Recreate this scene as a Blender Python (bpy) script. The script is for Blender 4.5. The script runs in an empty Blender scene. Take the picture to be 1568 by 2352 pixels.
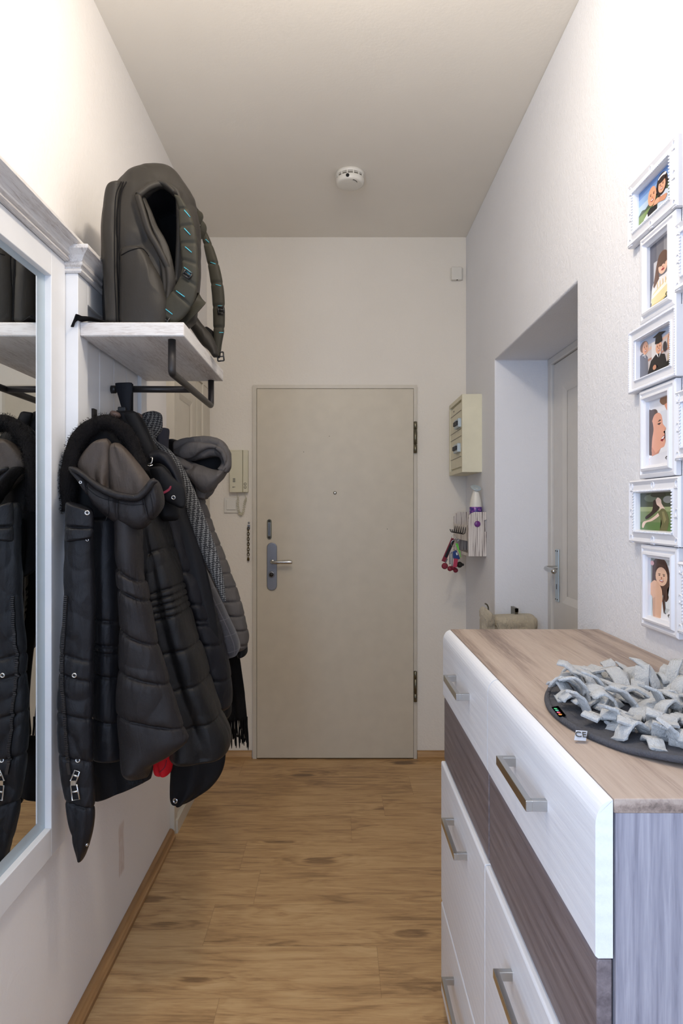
import bpy, bmesh, math, random
import numpy as np
from mathutils import Vector, Matrix, noise
from mathutils.bvhtree import BVHTree
PI = math.pi
rnd = random.Random(7)
S = bpy.context.scene
COL = S.collection

# ------------------------------------------------------------------ camera, world, light, exposure
FPX = 1500.0; PX, PY = 772.0, 1173.0; CAMZ = 1.335
cam = bpy.data.cameras.new('camera'); camo = bpy.data.objects.new('camera', cam); COL.objects.link(camo)
cam.sensor_fit = 'VERTICAL'; cam.sensor_height = 36.0; cam.sensor_width = 24.0
cam.lens = FPX / 2352 * 36.0
cam.shift_x = (784 - PX) / 2352; cam.shift_y = -(1176 - PY) / 2352
cam.clip_start = 0.02
camo.location = (0, 0, CAMZ); camo.rotation_euler = (PI / 2, 0, 0)
S.camera = camo
S.view_settings.view_transform = 'Standard'; S.view_settings.look = 'None'
S.view_settings.gamma = 1.0; S.view_settings.use_curve_mapping = False
S.view_settings.exposure = 0.40
w = bpy.data.worlds.new('world'); S.world = w; w.use_nodes = True
w.node_tree.nodes['Background'].inputs[0].default_value = (0.75, 0.82, 1.0, 1)
w.node_tree.nodes['Background'].inputs[1].default_value = 0.6

def lamp(name, kind, loc, energy, color, **kw):
    l = bpy.data.lights.new(name, kind); l.energy = energy; l.color = color
    for k, v in kw.items(): setattr(l, k, v)
    o = bpy.data.objects.new(name, l); COL.objects.link(o); o.location = loc
    return o
lamp('ceiling_lamp_light', 'POINT', (0.02, 1.15, 2.56), 18, (1.0, 0.89, 0.75), shadow_soft_size=0.07)
o = lamp('window_daylight', 'AREA', (0.0, -0.82, 1.45), 5.5, (0.50, 0.67, 1.0), shape='RECTANGLE', size=1.2, size_y=1.9)
o.rotation_euler = (PI / 2, 0, 0)
o = lamp('side_window_daylight', 'AREA', (-0.62, -0.35, 1.45), 25, (0.56, 0.72, 1.0), shape='RECTANGLE', size=0.7, size_y=1.5)
o.rotation_euler = (PI / 2, 0, -PI / 2 + 0.55)

def at(px, py, Y):
    return Vector(((px - PX) * Y / FPX, Y, CAMZ - (py - PY) * Y / FPX))

# ------------------------------------------------------------------ materials
def lin(c):
    return tuple((x / 12.92 if x <= 0.04045 else ((x + 0.055) / 1.055) ** 2.4) for x in (v / 255 for v in c)) + (1,)

class NT:
    def __init__(s, name):
        s.m = bpy.data.materials.new(name); s.m.use_nodes = True
        s.t = s.m.node_tree; s.b = s.t.nodes['Principled BSDF']
    def n(s, typ, **kw):
        nd = s.t.nodes.new(typ)
        for k, v in kw.items():
            if k.startswith('i_'):
                nd.inputs[k[2:].replace('_', ' ')].default_value = v
            else: setattr(nd, k, v)
        return nd
    def l(s, a, b): s.t.links.new(a, b)
    def coord(s, kind='Object', scale=(1, 1, 1), loc=(0, 0, 0), rot=(0, 0, 0)):
        tc = s.n('ShaderNodeTexCoord'); mp = s.n('ShaderNodeMapping')
        mp.inputs['Scale'].default_value = scale; mp.inputs['Location'].default_value = loc; mp.inputs['Rotation'].default_value = rot
        s.l(tc.outputs[kind], mp.inputs['Vector']); return mp.outputs['Vector']
    def noise(s, vec, scale, detail=4, rough=0.5, dist=0.0):
        nd = s.n('ShaderNodeTexNoise'); nd.inputs['Scale'].default_value = scale; nd.inputs['Detail'].default_value = detail
        nd.inputs['Roughness'].default_value = rough; nd.inputs['Distortion'].default_value = dist
        s.l(vec, nd.inputs['Vector']); return nd.outputs['Fac']
    def ramp(s, fac, stops):
        r = s.n('ShaderNodeValToRGB'); e = r.color_ramp.elements
        while len(e) < len(stops): e.new(0.5)
        for el, (p, c) in zip(e, stops): el.position = p; el.color = c if len(c) == 4 else lin(c)
        s.l(fac, r.inputs['Fac']); return r.outputs['Color']
    def math(s, op, a, b=None, c=None, clamp=False):
        nd = s.n('ShaderNodeMath', operation=op); nd.use_clamp = clamp
        for i, v in enumerate((a, b, c)):
            if v is None: continue
            if isinstance(v, (int, float)): nd.inputs[i].default_value = v
            else: s.l(v, nd.inputs[i])
        return nd.outputs[0]
    def mix(s, fac, a, b, mode='MIX'):
        nd = s.n('ShaderNodeMix', data_type='RGBA', blend_type=mode)
        for i, v in ((0, fac), (6, a), (7, b)):
            if isinstance(v, (int, float)): nd.inputs[i].default_value = v
            elif isinstance(v, tuple): nd.inputs[i].default_value = v
            else: s.l(v, nd.inputs[i])
        return nd.outputs[2]
    def bump(s, h, strength=0.3, dist=0.002):
        b = s.n('ShaderNodeBump'); b.inputs['Strength'].default_value = strength; b.inputs['Distance'].default_value = dist
        s.l(h, b.inputs['Height']); s.l(b.outputs['Normal'], s.b.inputs['Normal'])
    def set(s, col=None, rough=0.5, metal=0.0, spec=None, sheen=None, coat=None):
        if col is not None:
            if isinstance(col, tuple): s.b.inputs['Base Color'].default_value = col
            else: s.l(col, s.b.inputs['Base Color'])
        s.b.inputs['Roughness'].default_value = rough; s.b.inputs['Metallic'].default_value = metal
        if spec is not None: s.b.inputs['Specular IOR Level'].default_value = spec
        if sheen is not None: s.b.inputs['Sheen Weight'].default_value = sheen
        if coat is not None: s.b.inputs['Coat Weight'].default_value = coat
        return s.m

def plain(name, rgb, rough=0.5, metal=0.0, bump=0, bscale=60, var=0.06, **kw):
    t = NT(name); v = t.coord(); f = t.noise(v, 14, 4)
    c = lin(rgb); lo = tuple(x * (1 - var) for x in c[:3]) + (1,); hi = tuple(min(1, x * (1 + var)) for x in c[:3]) + (1,)
    col = t.ramp(f, [(0.3, lo), (0.7, hi)])
    if bump: t.bump(t.noise(v, bscale, 3), bump, 0.002)
    return t.set(col, rough, metal, **kw)

def wall_mat(name, rgb, b=0.35, patch=False, sc=110):
    t = NT(name); v = t.coord('Object'); big = t.noise(v, 3, 3)
    c = lin(rgb)
    col = t.ramp(big, [(0.3, tuple(x * 0.97 for x in c[:3]) + (1,)), (0.7, c)])
    if patch:   # worn scrape and small nicks on the paint
        tc = t.n('ShaderNodeTexCoord'); sp = t.n('ShaderNodeSeparateXYZ'); t.l(tc.outputs['Object'], sp.inputs[0])
        ny = t.noise(t.coord('Object', scale=(1, 90, 6)), 3, 5)
        yy = t.math('ADD', sp.outputs[1], t.math('MULTIPLY', t.math('SUBTRACT', ny, 0.5), 0.012))
        my = t.math('SUBTRACT', 0.026, t.math('ABSOLUTE', t.math('SUBTRACT', yy, patch[0])))
        zz = t.math('SUBTRACT', sp.outputs[2], t.math('MULTIPLY', yy, -0.3))
        mz = t.math('SUBTRACT', 0.085, t.math('ABSOLUTE', t.math('SUBTRACT', sp.outputs[2], patch[1])))
        k = t.math('MULTIPLY', t.math('MULTIPLY', my, 400, clamp=True), t.math('MULTIPLY', mz, 80, clamp=True))
        k = t.math('MULTIPLY', k, t.math('MULTIPLY', t.math('SUBTRACT', ny, 0.36), 5, clamp=True))
        col = t.mix(t.math('MULTIPLY', k, 0.45), col, lin((176, 138, 108)))
    n1 = t.noise(v, sc, 3, 0.6); n2 = t.noise(v, sc * 0.35, 2)
    t.bump(t.math('ADD', n1, n2), b, 0.004)
    return t.set(col, 0.85, 0, spec=0.2)

def wood(name, stops, axis=1, scale=9, stretch=14, rough=0.45, bump=0.12, dist=0.6, rings=0.25, fine=1.0, kind='Object', fm=6):
    t = NT(name); sc = [1, 1, 1]; sc[axis] = 1.0 / stretch
    v = t.coord(kind, scale=tuple(sc))
    f1 = t.noise(v, scale * fm, 5, 0.6, dist); f2 = t.noise(v, scale, 3, 0.5, 1.2)
    wv = t.n('ShaderNodeTexWave'); wv.wave_type = 'BANDS'; wv.bands_direction = 'XYZ'[(axis + 1) % 3 if axis != 2 else 0]
    wv.inputs['Scale'].default_value = scale * 1.1; wv.inputs['Distortion'].default_value = 9; wv.inputs['Detail'].default_value = 2.5
    wv.inputs['Detail Scale'].default_value = 0.7
    t.l(v, wv.inputs['Vector'])
    f = t.math('ADD', t.math('MULTIPLY', f1, 0.6 * fine), t.math('MULTIPLY', f2, 0.4))
    f = t.math('ADD', f, t.math('MULTIPLY', t.math('SUBTRACT', wv.outputs['Fac'], 0.5), rings))
    col = t.ramp(f, stops)
    if bump: t.bump(f, bump, 0.002)
    return t.set(col, rough, 0)

M = {}
YR0_ = -1.0
M['wall'] = wall_mat('white_wall_paint', (236, 229, 217))
M['wall_left'] = wall_mat('white_wall_paint_left', (238, 234, 230), 0.22, patch=(2.07 - (YR0_ + 3.53) / 2, 0.265))
M['wall_right'] = wall_mat('white_rough_plaster', (233, 234, 238), 0.36, sc=170)
M['ceiling'] = wall_mat('ceiling_paint', (240, 234, 223), 0.08)
M['door'] = plain('door_paint', (206, 196, 176), 0.42, bump=0.03, bscale=8, var=0.03)
M['frame_paint'] = plain('frame_paint', (208, 200, 184), 0.4, var=0.03)
M['white_paint'] = plain('white_lacquer', (226, 226, 226), 0.35, var=0.02)
M['door_white'] = plain('door_white_paint', (214, 211, 206), 0.4, var=0.02)
M['cream'] = plain('cream_paint', (222, 216, 190), 0.5, bump=0.15, bscale=40, var=0.04)
M['cream_plastic'] = plain('cream_plastic', (214, 208, 182), 0.4, var=0.02)
M['white_plastic'] = plain('white_plastic', (224, 220, 210), 0.35, var=0.02)
M['white_gloss'] = plain('white_moulded_plastic', (230, 231, 236), 0.3, var=0.02)
M['silver'] = plain('satin_silver', (185, 198, 205), 0.4, 0.35, var=0.03)
M['chrome'] = plain('brushed_nickel', (190, 190, 188), 0.22, 1.0, var=0.03)
M['nickel_dark'] = plain('worn_nickel', (120, 116, 100), 0.35, 1.0, var=0.2)
M['steel_plate'] = plain('aluminium_plate', (140, 142, 148), 0.38, 0.85, var=0.04)
M['brass_old'] = plain('old_brass', (92, 78, 48), 0.4, 0.9, var=0.2)
M['black_metal'] = plain('black_powder_coat', (44, 40, 38), 0.42, 0.3, var=0.05)
M['black_plastic'] = plain('black_plastic', (22, 22, 24), 0.35)
M['black'] = plain('black_gap', (10, 10, 10), 0.8)
M['grey_dark'] = plain('grey_dark_plastic', (110, 105, 95), 0.5)
M['mirror'] = NT('mirror_glass').set((0.86, 0.88, 0.87, 1), 0.0, 1.0)
M['oak_trim'] = wood('oak_trim', [(0.25, (128, 92, 56)), (0.55, (172, 130, 84)), (0.8, (196, 156, 108))], axis=1, scale=7, stretch=12)
M['oak_trim_x'] = wood('oak_trim_cross', [(0.25, (150, 112, 68)), (0.55, (188, 148, 98)), (0.8, (206, 168, 116))], axis=0, scale=7, stretch=12)
M['chest_top'] = wood('larch_top', [(0.22, (100, 86, 78)), (0.40, (144, 126, 114)), (0.56, (172, 154, 140)), (0.8, (188, 172, 158))], axis=1, scale=13, stretch=22, rings=0.26, fm=16)
M['chest_side'] = wood('larch_side', [(0.25, (98, 96, 106)), (0.45, (138, 136, 146)), (0.7, (168, 165, 172))], axis=2, scale=15, stretch=22, rings=0.13, fm=16)
M['brown_front'] = wood('larch_dark_front', [(0.2, (84, 75, 77)), (0.5, (116, 106, 108)), (0.8, (142, 132, 132))], axis=1, scale=12, stretch=20, rings=0.14, fm=16)
M['white_front'] = wood('white_grained_front', [(0.2, (222, 224, 230)), (0.8, (236, 238, 242))], axis=1, scale=14, stretch=20, bump=0.3, rings=0.2, rough=0.4, fm=16)
M['whitewash'] = wood('whitewashed_wood_y', [(0.27, (120, 108, 100)), (0.36, (186, 178, 172)), (0.5, (214, 210, 206)), (0.8, (226, 224, 220))], axis=1, scale=11, stretch=12, bump=0.35, rings=0.1, fm=18, dist=1.2)
M['whitewash_x'] = wood('whitewashed_wood_x', [(0.27, (130, 118, 110)), (0.36, (190, 182, 176)), (0.5, (214, 210, 206)), (0.8, (226, 224, 220))], axis=0, scale=11, stretch=8, bump=0.35, rings=0.1, fm=18, dist=1.2)
M['whitewash_z'] = wood('whitewashed_wood_z', [(0.36, (62, 48, 46)), (0.42, (196, 186, 178)), (0.6, (222, 214, 206)), (0.8, (230, 224, 216))], axis=2, scale=26, stretch=24, bump=0.3, rings=0.2)

def floor_mat():
    t = NT('oak_laminate')
    uv = t.n('ShaderNodeUVMap'); uv.uv_map = 'uv'
    at_ = t.n('ShaderNodeAttribute'); at_.attribute_name = 'plank'
    sp = t.n('ShaderNodeSeparateColor'); t.l(at_.outputs['Color'], sp.inputs[0])
    cmb = t.n('ShaderNodeCombineXYZ'); t.l(t.math('MULTIPLY', sp.outputs[0], 37.0), cmb.inputs[2])
    add = t.n('ShaderNodeVectorMath', operation='ADD'); t.l(uv.outputs[0], add.inputs[0]); t.l(cmb.outputs[0], add.inputs[1])
    def mp(sc):
        m = t.n('ShaderNodeMapping'); m.inputs['Scale'].default_value = sc; t.l(add.outputs[0], m.inputs['Vector']); return m.outputs[0]
    fine = t.noise(mp((2.0, 34, 1)), 6, 7, 0.7, 0.6)
    mid = t.noise(mp((1.0, 7, 1)), 3, 5, 0.55, 1.6)
    big = t.noise(mp((1.2, 3.2, 1)), 1.5, 3, 0.5, 0.8)
    kn = t.n('ShaderNodeTexVoronoi'); kn.inputs['Scale'].default_value = 1.0; t.l(mp((1.9, 5.5, 3)), kn.inputs['Vector'])
    knot = t.math('MULTIPLY', t.math('SUBTRACT', 0.17, kn.outputs['Distance'], clamp=True), 7, clamp=True)
    ring = t.math('SINE', t.math('MULTIPLY', t.math('ADD', kn.outputs['Distance'], t.math('MULTIPLY', mid, 0.35)), 60))
    ringk = t.math('MULTIPLY', t.math('MULTIPLY', t.math('SUBTRACT', 0.5, kn.outputs['Distance'], clamp=True), 0.13), ring)
    f = t.math('ADD', t.math('MULTIPLY', fine, 0.44), t.math('MULTIPLY', mid, 0.52))
    f = t.math('ADD', f, t.math('MULTIPLY', big, 0.30)); f = t.math('ADD', f, ringk)
    f = t.math('SUBTRACT', f, t.math('MULTIPLY', knot, 0.34))
    f = t.math('ADD', f, t.math('MULTIPLY', t.math('SUBTRACT', sp.outputs[1], 0.5), 0.07))
    col = t.ramp(f, [(0.30, (96, 72, 52)), (0.48, (150, 117, 80)), (0.60, (188, 150, 104)), (0.72, (204, 168, 120)), (0.9, (216, 184, 138))])
    su = t.n('ShaderNodeSeparateXYZ'); t.l(uv.outputs[0], su.inputs[0])
    e = t.math('MINIMUM', su.outputs[1], t.math('SUBTRACT', 0.213, su.outputs[1]))
    e2 = t.math('MINIMUM', su.outputs[0], t.math('SUBTRACT', 1.29, su.outputs[0]))
    e = t.math('MINIMUM', e, e2)
    k = t.math('MULTIPLY', t.math('SUBTRACT', 0.0014, e, clamp=True), 500, clamp=True)
    col = t.mix(t.math('MULTIPLY', k, 0.55), col, lin((96, 66, 40)))
    t.bump(t.math('SUBTRACT', t.math('MULTIPLY', fine, 0.2), k), 0.25, 0.001)
    return t.set(col, 0.36, 0, spec=0.35)
M['floor'] = floor_mat()

def fabric(name, rgb, rough=0.55, fine=900, wr=0.35, wscale=18, sheen=0.0, var=0.12, spec=0.16, stretch=(1, 1, 0.4)):
    t = NT(name); v = t.coord(); f = t.noise(v, 7, 4)
    c = lin(rgb)
    col = t.ramp(f, [(0.3, tuple(x * (1 - var) for x in c[:3]) + (1,)), (0.7, tuple(x * (1 + var) for x in c[:3]) + (1,))])
    w1 = t.noise(t.coord(scale=stretch), wscale, 4, 0.55, 1.2); w2 = t.noise(v, fine, 2)
    t.bump(t.math('ADD', w1, t.math('MULTIPLY', w2, 0.12)), wr, 0.012)
    return t.set(col, rough, 0, sheen=sheen, spec=spec)
M['puff_black'] = fabric('black_nylon', (24, 24, 27), 0.42, spec=0.22)
M['puff_brown'] = fabric('dark_brown_nylon', (33, 30, 30), 0.45, spec=0.22)
M['puff_body'] = fabric('charcoal_nylon', (25, 24, 24), 0.45, spec=0.2)
M['lining'] = fabric('brown_satin_lining', (74, 65, 58), 0.38, wr=0.5, wscale=12, spec=0.2, stretch=(1, 1, .3))
M['soft_black'] = fabric('black_softshell', (20, 20, 22), 0.6, wr=0.2)
M['navy'] = fabric('black_navy_shell', (24, 24, 28), 0.5, wr=0.25)
M['grey_melange'] = fabric('grey_melange', (88, 84, 82), 0.7, wr=0.45, wscale=22)
M['collar_grey'] = fabric('grey_wool', (58, 57, 62), 0.9, wr=0.3)
M['pack'] = fabric('olive_black_polyester', (46, 43, 39), 0.5, wr=0.2, wscale=12, spec=0.2)
M['pack_strap'] = fabric('olive_webbing', (52, 50, 42), 0.55, wr=0.15)
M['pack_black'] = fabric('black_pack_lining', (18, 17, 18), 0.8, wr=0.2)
M['fur'] = fabric('black_fur', (18, 15, 15), 0.8, wr=0.9, wscale=60)
M['red'] = fabric('red_nylon', (205, 28, 40), 0.5)
M['red_dark'] = plain('dark_red', (130, 28, 48), 0.5)
M['wool_black'] = fabric('black_wool', (17, 16, 17), 0.95, wr=0.5, wscale=80)
M['felt_dark'] = fabric('charcoal_felt', (84, 84, 88), 0.95, wr=0.5, wscale=160)
M['fleece'] = fabric('grey_fleece', (190, 190, 188), 0.95, wr=0.6, wscale=220, sheen=0.3, var=0.05)
M['plush'] = fabric('beige_plush', (196, 184, 160), 0.95, wr=1.0, wscale=70, sheen=0.4)
M['blue'] = plain('turquoise_thread', (70, 178, 196), 0.5)
M['purple'] = plain('purple_print', (112, 50, 128), 0.3, var=0.5)
M['green'] = plain('green_plastic', (100, 200, 60), 0.4)
M['blue_dark'] = plain('blue_plastic', (36, 62, 120), 0.3)
M['label_white'] = plain('white_woven_label', (216, 222, 232), 0.7)
M['glass_pane'] = plain('photo_glass_blank', (150, 160, 182), 0.15)

def herringbone():
    t = NT('black_white_knit'); uv = t.n('ShaderNodeUVMap'); uv.uv_map = 'uv'
    m = t.n('ShaderNodeMapping'); m.inputs['Scale'].default_value = (1, 1, 1); m.inputs['Rotation'].default_value = (0, 0, 0.6)
    t.l(uv.outputs[0], m.inputs['Vector'])
    ck = t.n('ShaderNodeTexChecker'); ck.inputs['Scale'].default_value = 230
    t.l(m.outputs[0], ck.inputs['Vector'])
    n = t.noise(t.coord(), 300, 2)
    k = t.math('MULTIPLY', ck.outputs['Fac'], t.math('GREATER_THAN', n, 0.44))
    col = t.mix(k, lin((38, 37, 38)), lin((118, 117, 114)))
    t.bump(ck.outputs['Fac'], 0.5, 0.002)
    return t.set(col, 0.95, 0)
M['knit'] = herringbone()

def plaid():
    t = NT('grey_check_wool'); uv = t.n('ShaderNodeUVMap'); uv.uv_map = 'uv'
    sp = t.n('ShaderNodeSeparateXYZ'); t.l(uv.outputs[0], sp.inputs[0])
    ks = []
    for ax, ps in ((0, 0.045), (1, 0.05)):
        fr = t.math('FRACT', t.math('DIVIDE', sp.outputs[ax], ps))
        ks.append(t.math('LESS_THAN', t.math('ABSOLUTE', t.math('SUBTRACT', fr, 0.5)), 0.016))
    k = t.math('MAXIMUM', ks[0], ks[1])
    n = t.noise(t.coord(), 400, 3)
    base = t.ramp(n, [(0.35, (38, 37, 41)), (0.65, (50, 49, 53))])
    col = t.mix(t.math('MULTIPLY', k, 0.3), base, lin((120, 112, 116)))
    t.bump(n, 0.2, 0.002)
    return t.set(col, 0.9, 0, sheen=0.2)
M['plaid'] = plaid()

# ------------------------------------------------------------------ object helpers
WO = {}                     # world origin of every object
def register(o, org, parent):
    WO[o.name] = Vector(org)
    if parent is not None:
        o.parent = parent; o.location = Vector(org) - WO[parent.name]
    else: o.location = org
    COL.objects.link(o)

def tag(o, label=None, cat=None, group=None, kind=None):
    if label: o['label'] = label
    if cat: o['category'] = cat
    if group: o['group'] = group
    if kind: o['kind'] = kind
    return o

def thing(name, loc, label, cat, group=None):
    o = bpy.data.objects.new(name, None); o.empty_display_size = 0.05
    register(o, loc, None); return tag(o, label, cat, group)

def put(name, bm, mats, parent=None, bevel=0.0, seg=2, smooth=False, solid=0.0, sub=0):
    if not isinstance(mats, (list, tuple)): mats = [mats]
    bm.normal_update()
    me = bpy.data.meshes.new(name)
    if smooth:
        for f in bm.faces: f.smooth = True
    vs = [v.co for v in bm.verts]
    lo = Vector((min(v.x for v in vs), min(v.y for v in vs), min(v.z for v in vs)))
    hi = Vector((max(v.x for v in vs), max(v.y for v in vs), max(v.z for v in vs)))
    org = Vector(((lo.x + hi.x) / 2, (lo.y + hi.y) / 2, lo.z))
    bmesh.ops.translate(bm, vec=-org, verts=bm.verts)
    bm.to_mesh(me); bm.free()
    o = bpy.data.objects.new(name, me); register(o, org, parent)
    for m in mats: me.materials.append(M[m] if isinstance(m, str) else m)
    if sub:
        md = o.modifiers.new('sub', 'SUBSURF'); md.levels = sub; md.render_levels = sub
    if solid:
        md = o.modifiers.new('solid', 'SOLIDIFY'); md.thickness = solid; md.offset = 0
    if bevel:
        md = o.modifiers.new('bevel', 'BEVEL'); md.width = bevel; md.segments = seg; md.limit_method = 'ANGLE'; md.angle_limit = 0.6
        md.harden_normals = False
    return o

def struct(name, bm, mats, **kw):
    o = put(name, bm, mats, **kw); o['kind'] = 'structure'; return o

def box(bm, x0, x1, y0, y1, z0, z1, mi=0):
    v = [bm.verts.new(p) for p in ((x0, y0, z0), (x1, y0, z0), (x1, y1, z0), (x0, y1, z0), (x0, y0, z1), (x1, y0, z1), (x1, y1, z1), (x0, y1, z1))]
    for idx in ((3, 2, 1, 0), (4, 5, 6, 7), (0, 1, 5, 4), (1, 2, 6, 5), (2, 3, 7, 6), (3, 0, 4, 7)):
        f = bm.faces.new([v[i] for i in idx]); f.material_index = mi
    return v

def B(*a, **k):
    bm = bmesh.new(); box(bm, *a, **k); return bm

def prism(bm, pts, a, b, axis='y', mi=0):
    """extrude a 2-D outline along an axis; outline coords are the other two axes in xyz order"""
    def mk(p, t):
        return {'x': (t, p[0], p[1]), 'y': (p[0], t, p[1]), 'z': (p[0], p[1], t)}[axis]
    va = [bm.verts.new(mk(p, a)) for p in pts]; vb = [bm.verts.new(mk(p, b)) for p in pts]
    n = len(pts)
    fs = [bm.faces.new(va), bm.faces.new(list(reversed(vb)))]
    for i in range(n):
        fs.append(bm.faces.new((va[i], vb[i], vb[(i + 1) % n], va[(i + 1) % n])))
    for f in fs: f.material_index = mi
    return fs

def tube(bm, pts, r, n=10, mi=0, cap=True, closed=False):
    pts = [Vector(p) for p in pts]; rings = []; m = len(pts)
    rr = r if hasattr(r, '__len__') else [r] * m
    up = None
    for i, p in enumerate(pts):
        if closed: d = (pts[(i + 1) % m] - pts[i - 1])
        else: d = (pts[min(i + 1, m - 1)] - pts[max(i - 1, 0)])
        d.normalize()
        if up is None:
            up = d.orthogonal().normalized()
        else:
            up = (up - d * up.dot(d))
            up = up.normalized() if up.length > 1e-6 else d.orthogonal().normalized()
        s = d.cross(up)
        rings.append([bm.verts.new(p + (up * math.cos(2 * PI * k / n) + s * math.sin(2 * PI * k / n)) * rr[i]) for k in range(n)])
    for i in range(m if closed else m - 1):
        a, b = rings[i], rings[(i + 1) % m]
        for k in range(n):
            f = bm.faces.new((a[k], a[(k + 1) % n], b[(k + 1) % n], b[k])); f.material_index = mi; f.smooth = True
    if cap and not closed:
        f = bm.faces.new(list(reversed(rings[0]))); f.material_index = mi
        f = bm.faces.new(rings[-1]); f.material_index = mi

def lathe(bm, prof, org, axis=(0, 0, 1), n=24, mi=0):
    """prof: (r, h) pairs along axis"""
    q = Vector((0, 0, 1)).rotation_difference(Vector(axis).normalized()); org = Vector(org); rings = []
    for r, h in prof:
        rings.append([bm.verts.new(org + q @ Vector((r * math.cos(2 * PI * k / n), r * math.sin(2 * PI * k / n), h))) for k in range(n)])
    for a, b in zip(rings, rings[1:]):
        for k in range(n):
            f = bm.faces.new((a[k], a[(k + 1) % n], b[(k + 1) % n], b[k])); f.material_index = mi; f.smooth = True
    bm.faces.new(list(reversed(rings[0]))).material_index = mi; bm.faces.new(rings[-1]).material_index = mi

def spline(pts, m):
    """Catmull-Rom through pts (numpy k x d), m samples"""
    P = np.asarray(pts, float); k = len(P)
    if k == 2:
        t = np.linspace(0, 1, m)[:, None]; return P[0] * (1 - t) + P[1] * t
    Q = np.vstack([2 * P[0] - P[1], P, 2 * P[-1] - P[-2]])
    u = np.linspace(0, k - 1 - 1e-9, m); i = u.astype(int); t = (u - i)[:, None]
    a, b, c, d = Q[i], Q[i + 1], Q[i + 2], Q[i + 3]
    return 0.5 * (2 * b + (c - a) * t + (2 * a - 5 * b + 4 * c - d) * t ** 2 + (3 * b - a - 3 * c + d) * t ** 3)

def loft_np(rows, n=72, m=90, Y=1.8, d=0.05, cap=(0.03, 0.03), sq=1.0, wr=0.0, wf=14.0, folds=0.0, nf=7, fph=0.0, seams=(), puff=0.0,
            slant=0.0, seed=0.0, fslope=0.0, gather=0.0, rimw=0.0, cr=0.0, cf=9.0):
    """rows of (xl,yl,xr,yr[,YL,YR,d]) measured on the garment -> closed folded volume"""
    R = []
    for r in rows:
        xl, yl, xr, yr = r[:4]
        YL = r[4] if len(r) > 4 else Y; YR = r[5] if len(r) > 5 else YL; dd = r[6] if len(r) > 6 else d
        L = at(xl, yl, YL); Rr = at(xr, yr, YR)
        R.append([*L, *Rr, dd])
    R = spline(R, m)
    L, Rt, dd = R[:, :3], R[:, 3:6], R[:, 6]
    C = (L + Rt) / 2; A = (Rt - L) / 2
    seg = np.r_[0, np.cumsum(np.linalg.norm(np.diff(C, axis=0), axis=1))]; v = seg / seg[-1]
    th = np.linspace(0, 2 * PI, n, endpoint=False)
    c, s = np.cos(th), np.sin(th)
    cc = np.sign(c) * np.abs(c) ** sq; ss = np.sign(s) * np.abs(s) ** sq
    # thickness direction: perpendicular to A and the axis, mostly along Y
    T = np.gradient(C, axis=0); T /= np.linalg.norm(T, axis=1)[:, None]
    An = A / np.maximum(np.linalg.norm(A, axis=1)[:, None], 1e-6)
    D = np.cross(T, An); D *= np.sign(D[:, 1:2] + 1e-9); D /= np.maximum(np.linalg.norm(D, axis=1)[:, None], 1e-6)
    sc = np.ones(m)
    if cap[0]: k = np.clip(v / cap[0], 0, 1); sc *= np.sqrt(np.maximum(1 - (1 - k) ** 2, 0.0004))
    if cap[1]: k = np.clip((1 - v) / cap[1], 0, 1); sc *= np.sqrt(np.maximum(1 - (1 - k) ** 2, 0.0004))
    sd = sc; sa = 1 - (1 - sc) * 0.35
    P = C[:, None, :] + A[:, None, :] * (cc[None, :, None] * sa[:, None, None]) + D[:, None, :] * (ss[None, :, None] * (dd * sd)[:, None, None])
    # displacement
    Nn = An[:, None, :] * c[None, :, None] * np.maximum(dd, .01)[:, None, None] + D[:, None, :] * s[None, :, None] * np.maximum(np.linalg.norm(A, axis=1), .01)[:, None, None]
    Nn /= np.maximum(np.linalg.norm(Nn, axis=2)[:, :, None], 1e-9)
    disp = np.zeros((m, n)); V = v[:, None] + 0 * th[None, :]
    if folds:
        amp = folds * (0.35 + 0.65 * V)
        xx = cc[None, :] + 0.12 * np.sin(5 * V + seed) + fslope * V
        f = np.sin(nf * xx * 1.5 + fph + seed) + 0.5 * np.sin(nf * 2.3 * xx + 2.1 * seed + 2 * V)
        disp += amp * f * np.sign(s)[None, :] ** 0 * np.abs(s)[None, :] ** 0.5
    if len(seams):
        Vs = V + slant * cc[None, :]
        e = np.r_[-0.3, np.array(seams), 1.3]
        h = np.zeros_like(V)
        for a, b in zip(e, e[1:]):
            k = (Vs - a) / (b - a); inside = (k >= 0) & (k < 1)
            width = min(b - a, 0.35)
            dist = np.minimum(Vs - a, b - Vs) / (0.5 * width)
            h = np.where(inside, np.sqrt(np.clip(1 - (1 - np.clip(dist * 2.0, 0, 1)) ** 2, 0, 1)), h)
        disp += puff * (h - 0.75)
        L_ = seg[-1]; ds = np.min(np.abs(Vs[:, :, None] - np.array(seams)[None, None, :]), axis=2) * L_
        disp -= 0.0035 * np.exp(-(ds / 0.0035) ** 2)
        q_ = np.sin(th * 23 + seed)[None, :] * 0.6 + np.sin(th * 37 + 2.3 * seed)[None, :] * 0.4 + np.sin(th * 11 + V * 30)
        disp += puff * 0.10 * q_ * np.exp(-ds / 0.018)
        near = 1 - h
    if wr:
        flat = P.reshape(-1, 3)
        w_ = np.array([noise.noise(Vector((p[0] * wf + seed, p[1] * wf, p[2] * wf * 0.55))) + 0.5 * noise.noise(Vector((p[0] * wf * 2.3, p[1] * wf * 2.3 + seed, p[2] * wf * 1.2)))
                       for p in flat]).reshape(m, n)
        disp += wr * w_ * 0.9 + wr * 0.35 * (np.clip(1 - np.abs(w_) * 5, 0, 1))
    if cr:
        w_ = np.array([noise.noise(Vector((p[0] * cf + seed * 3, p[1] * cf, p[2] * cf + seed))) for p in P.reshape(-1, 3)]).reshape(m, n)
        disp += cr * (np.minimum(np.abs(w_) * 3.2, 1) ** 0.7 - 0.75)
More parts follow.
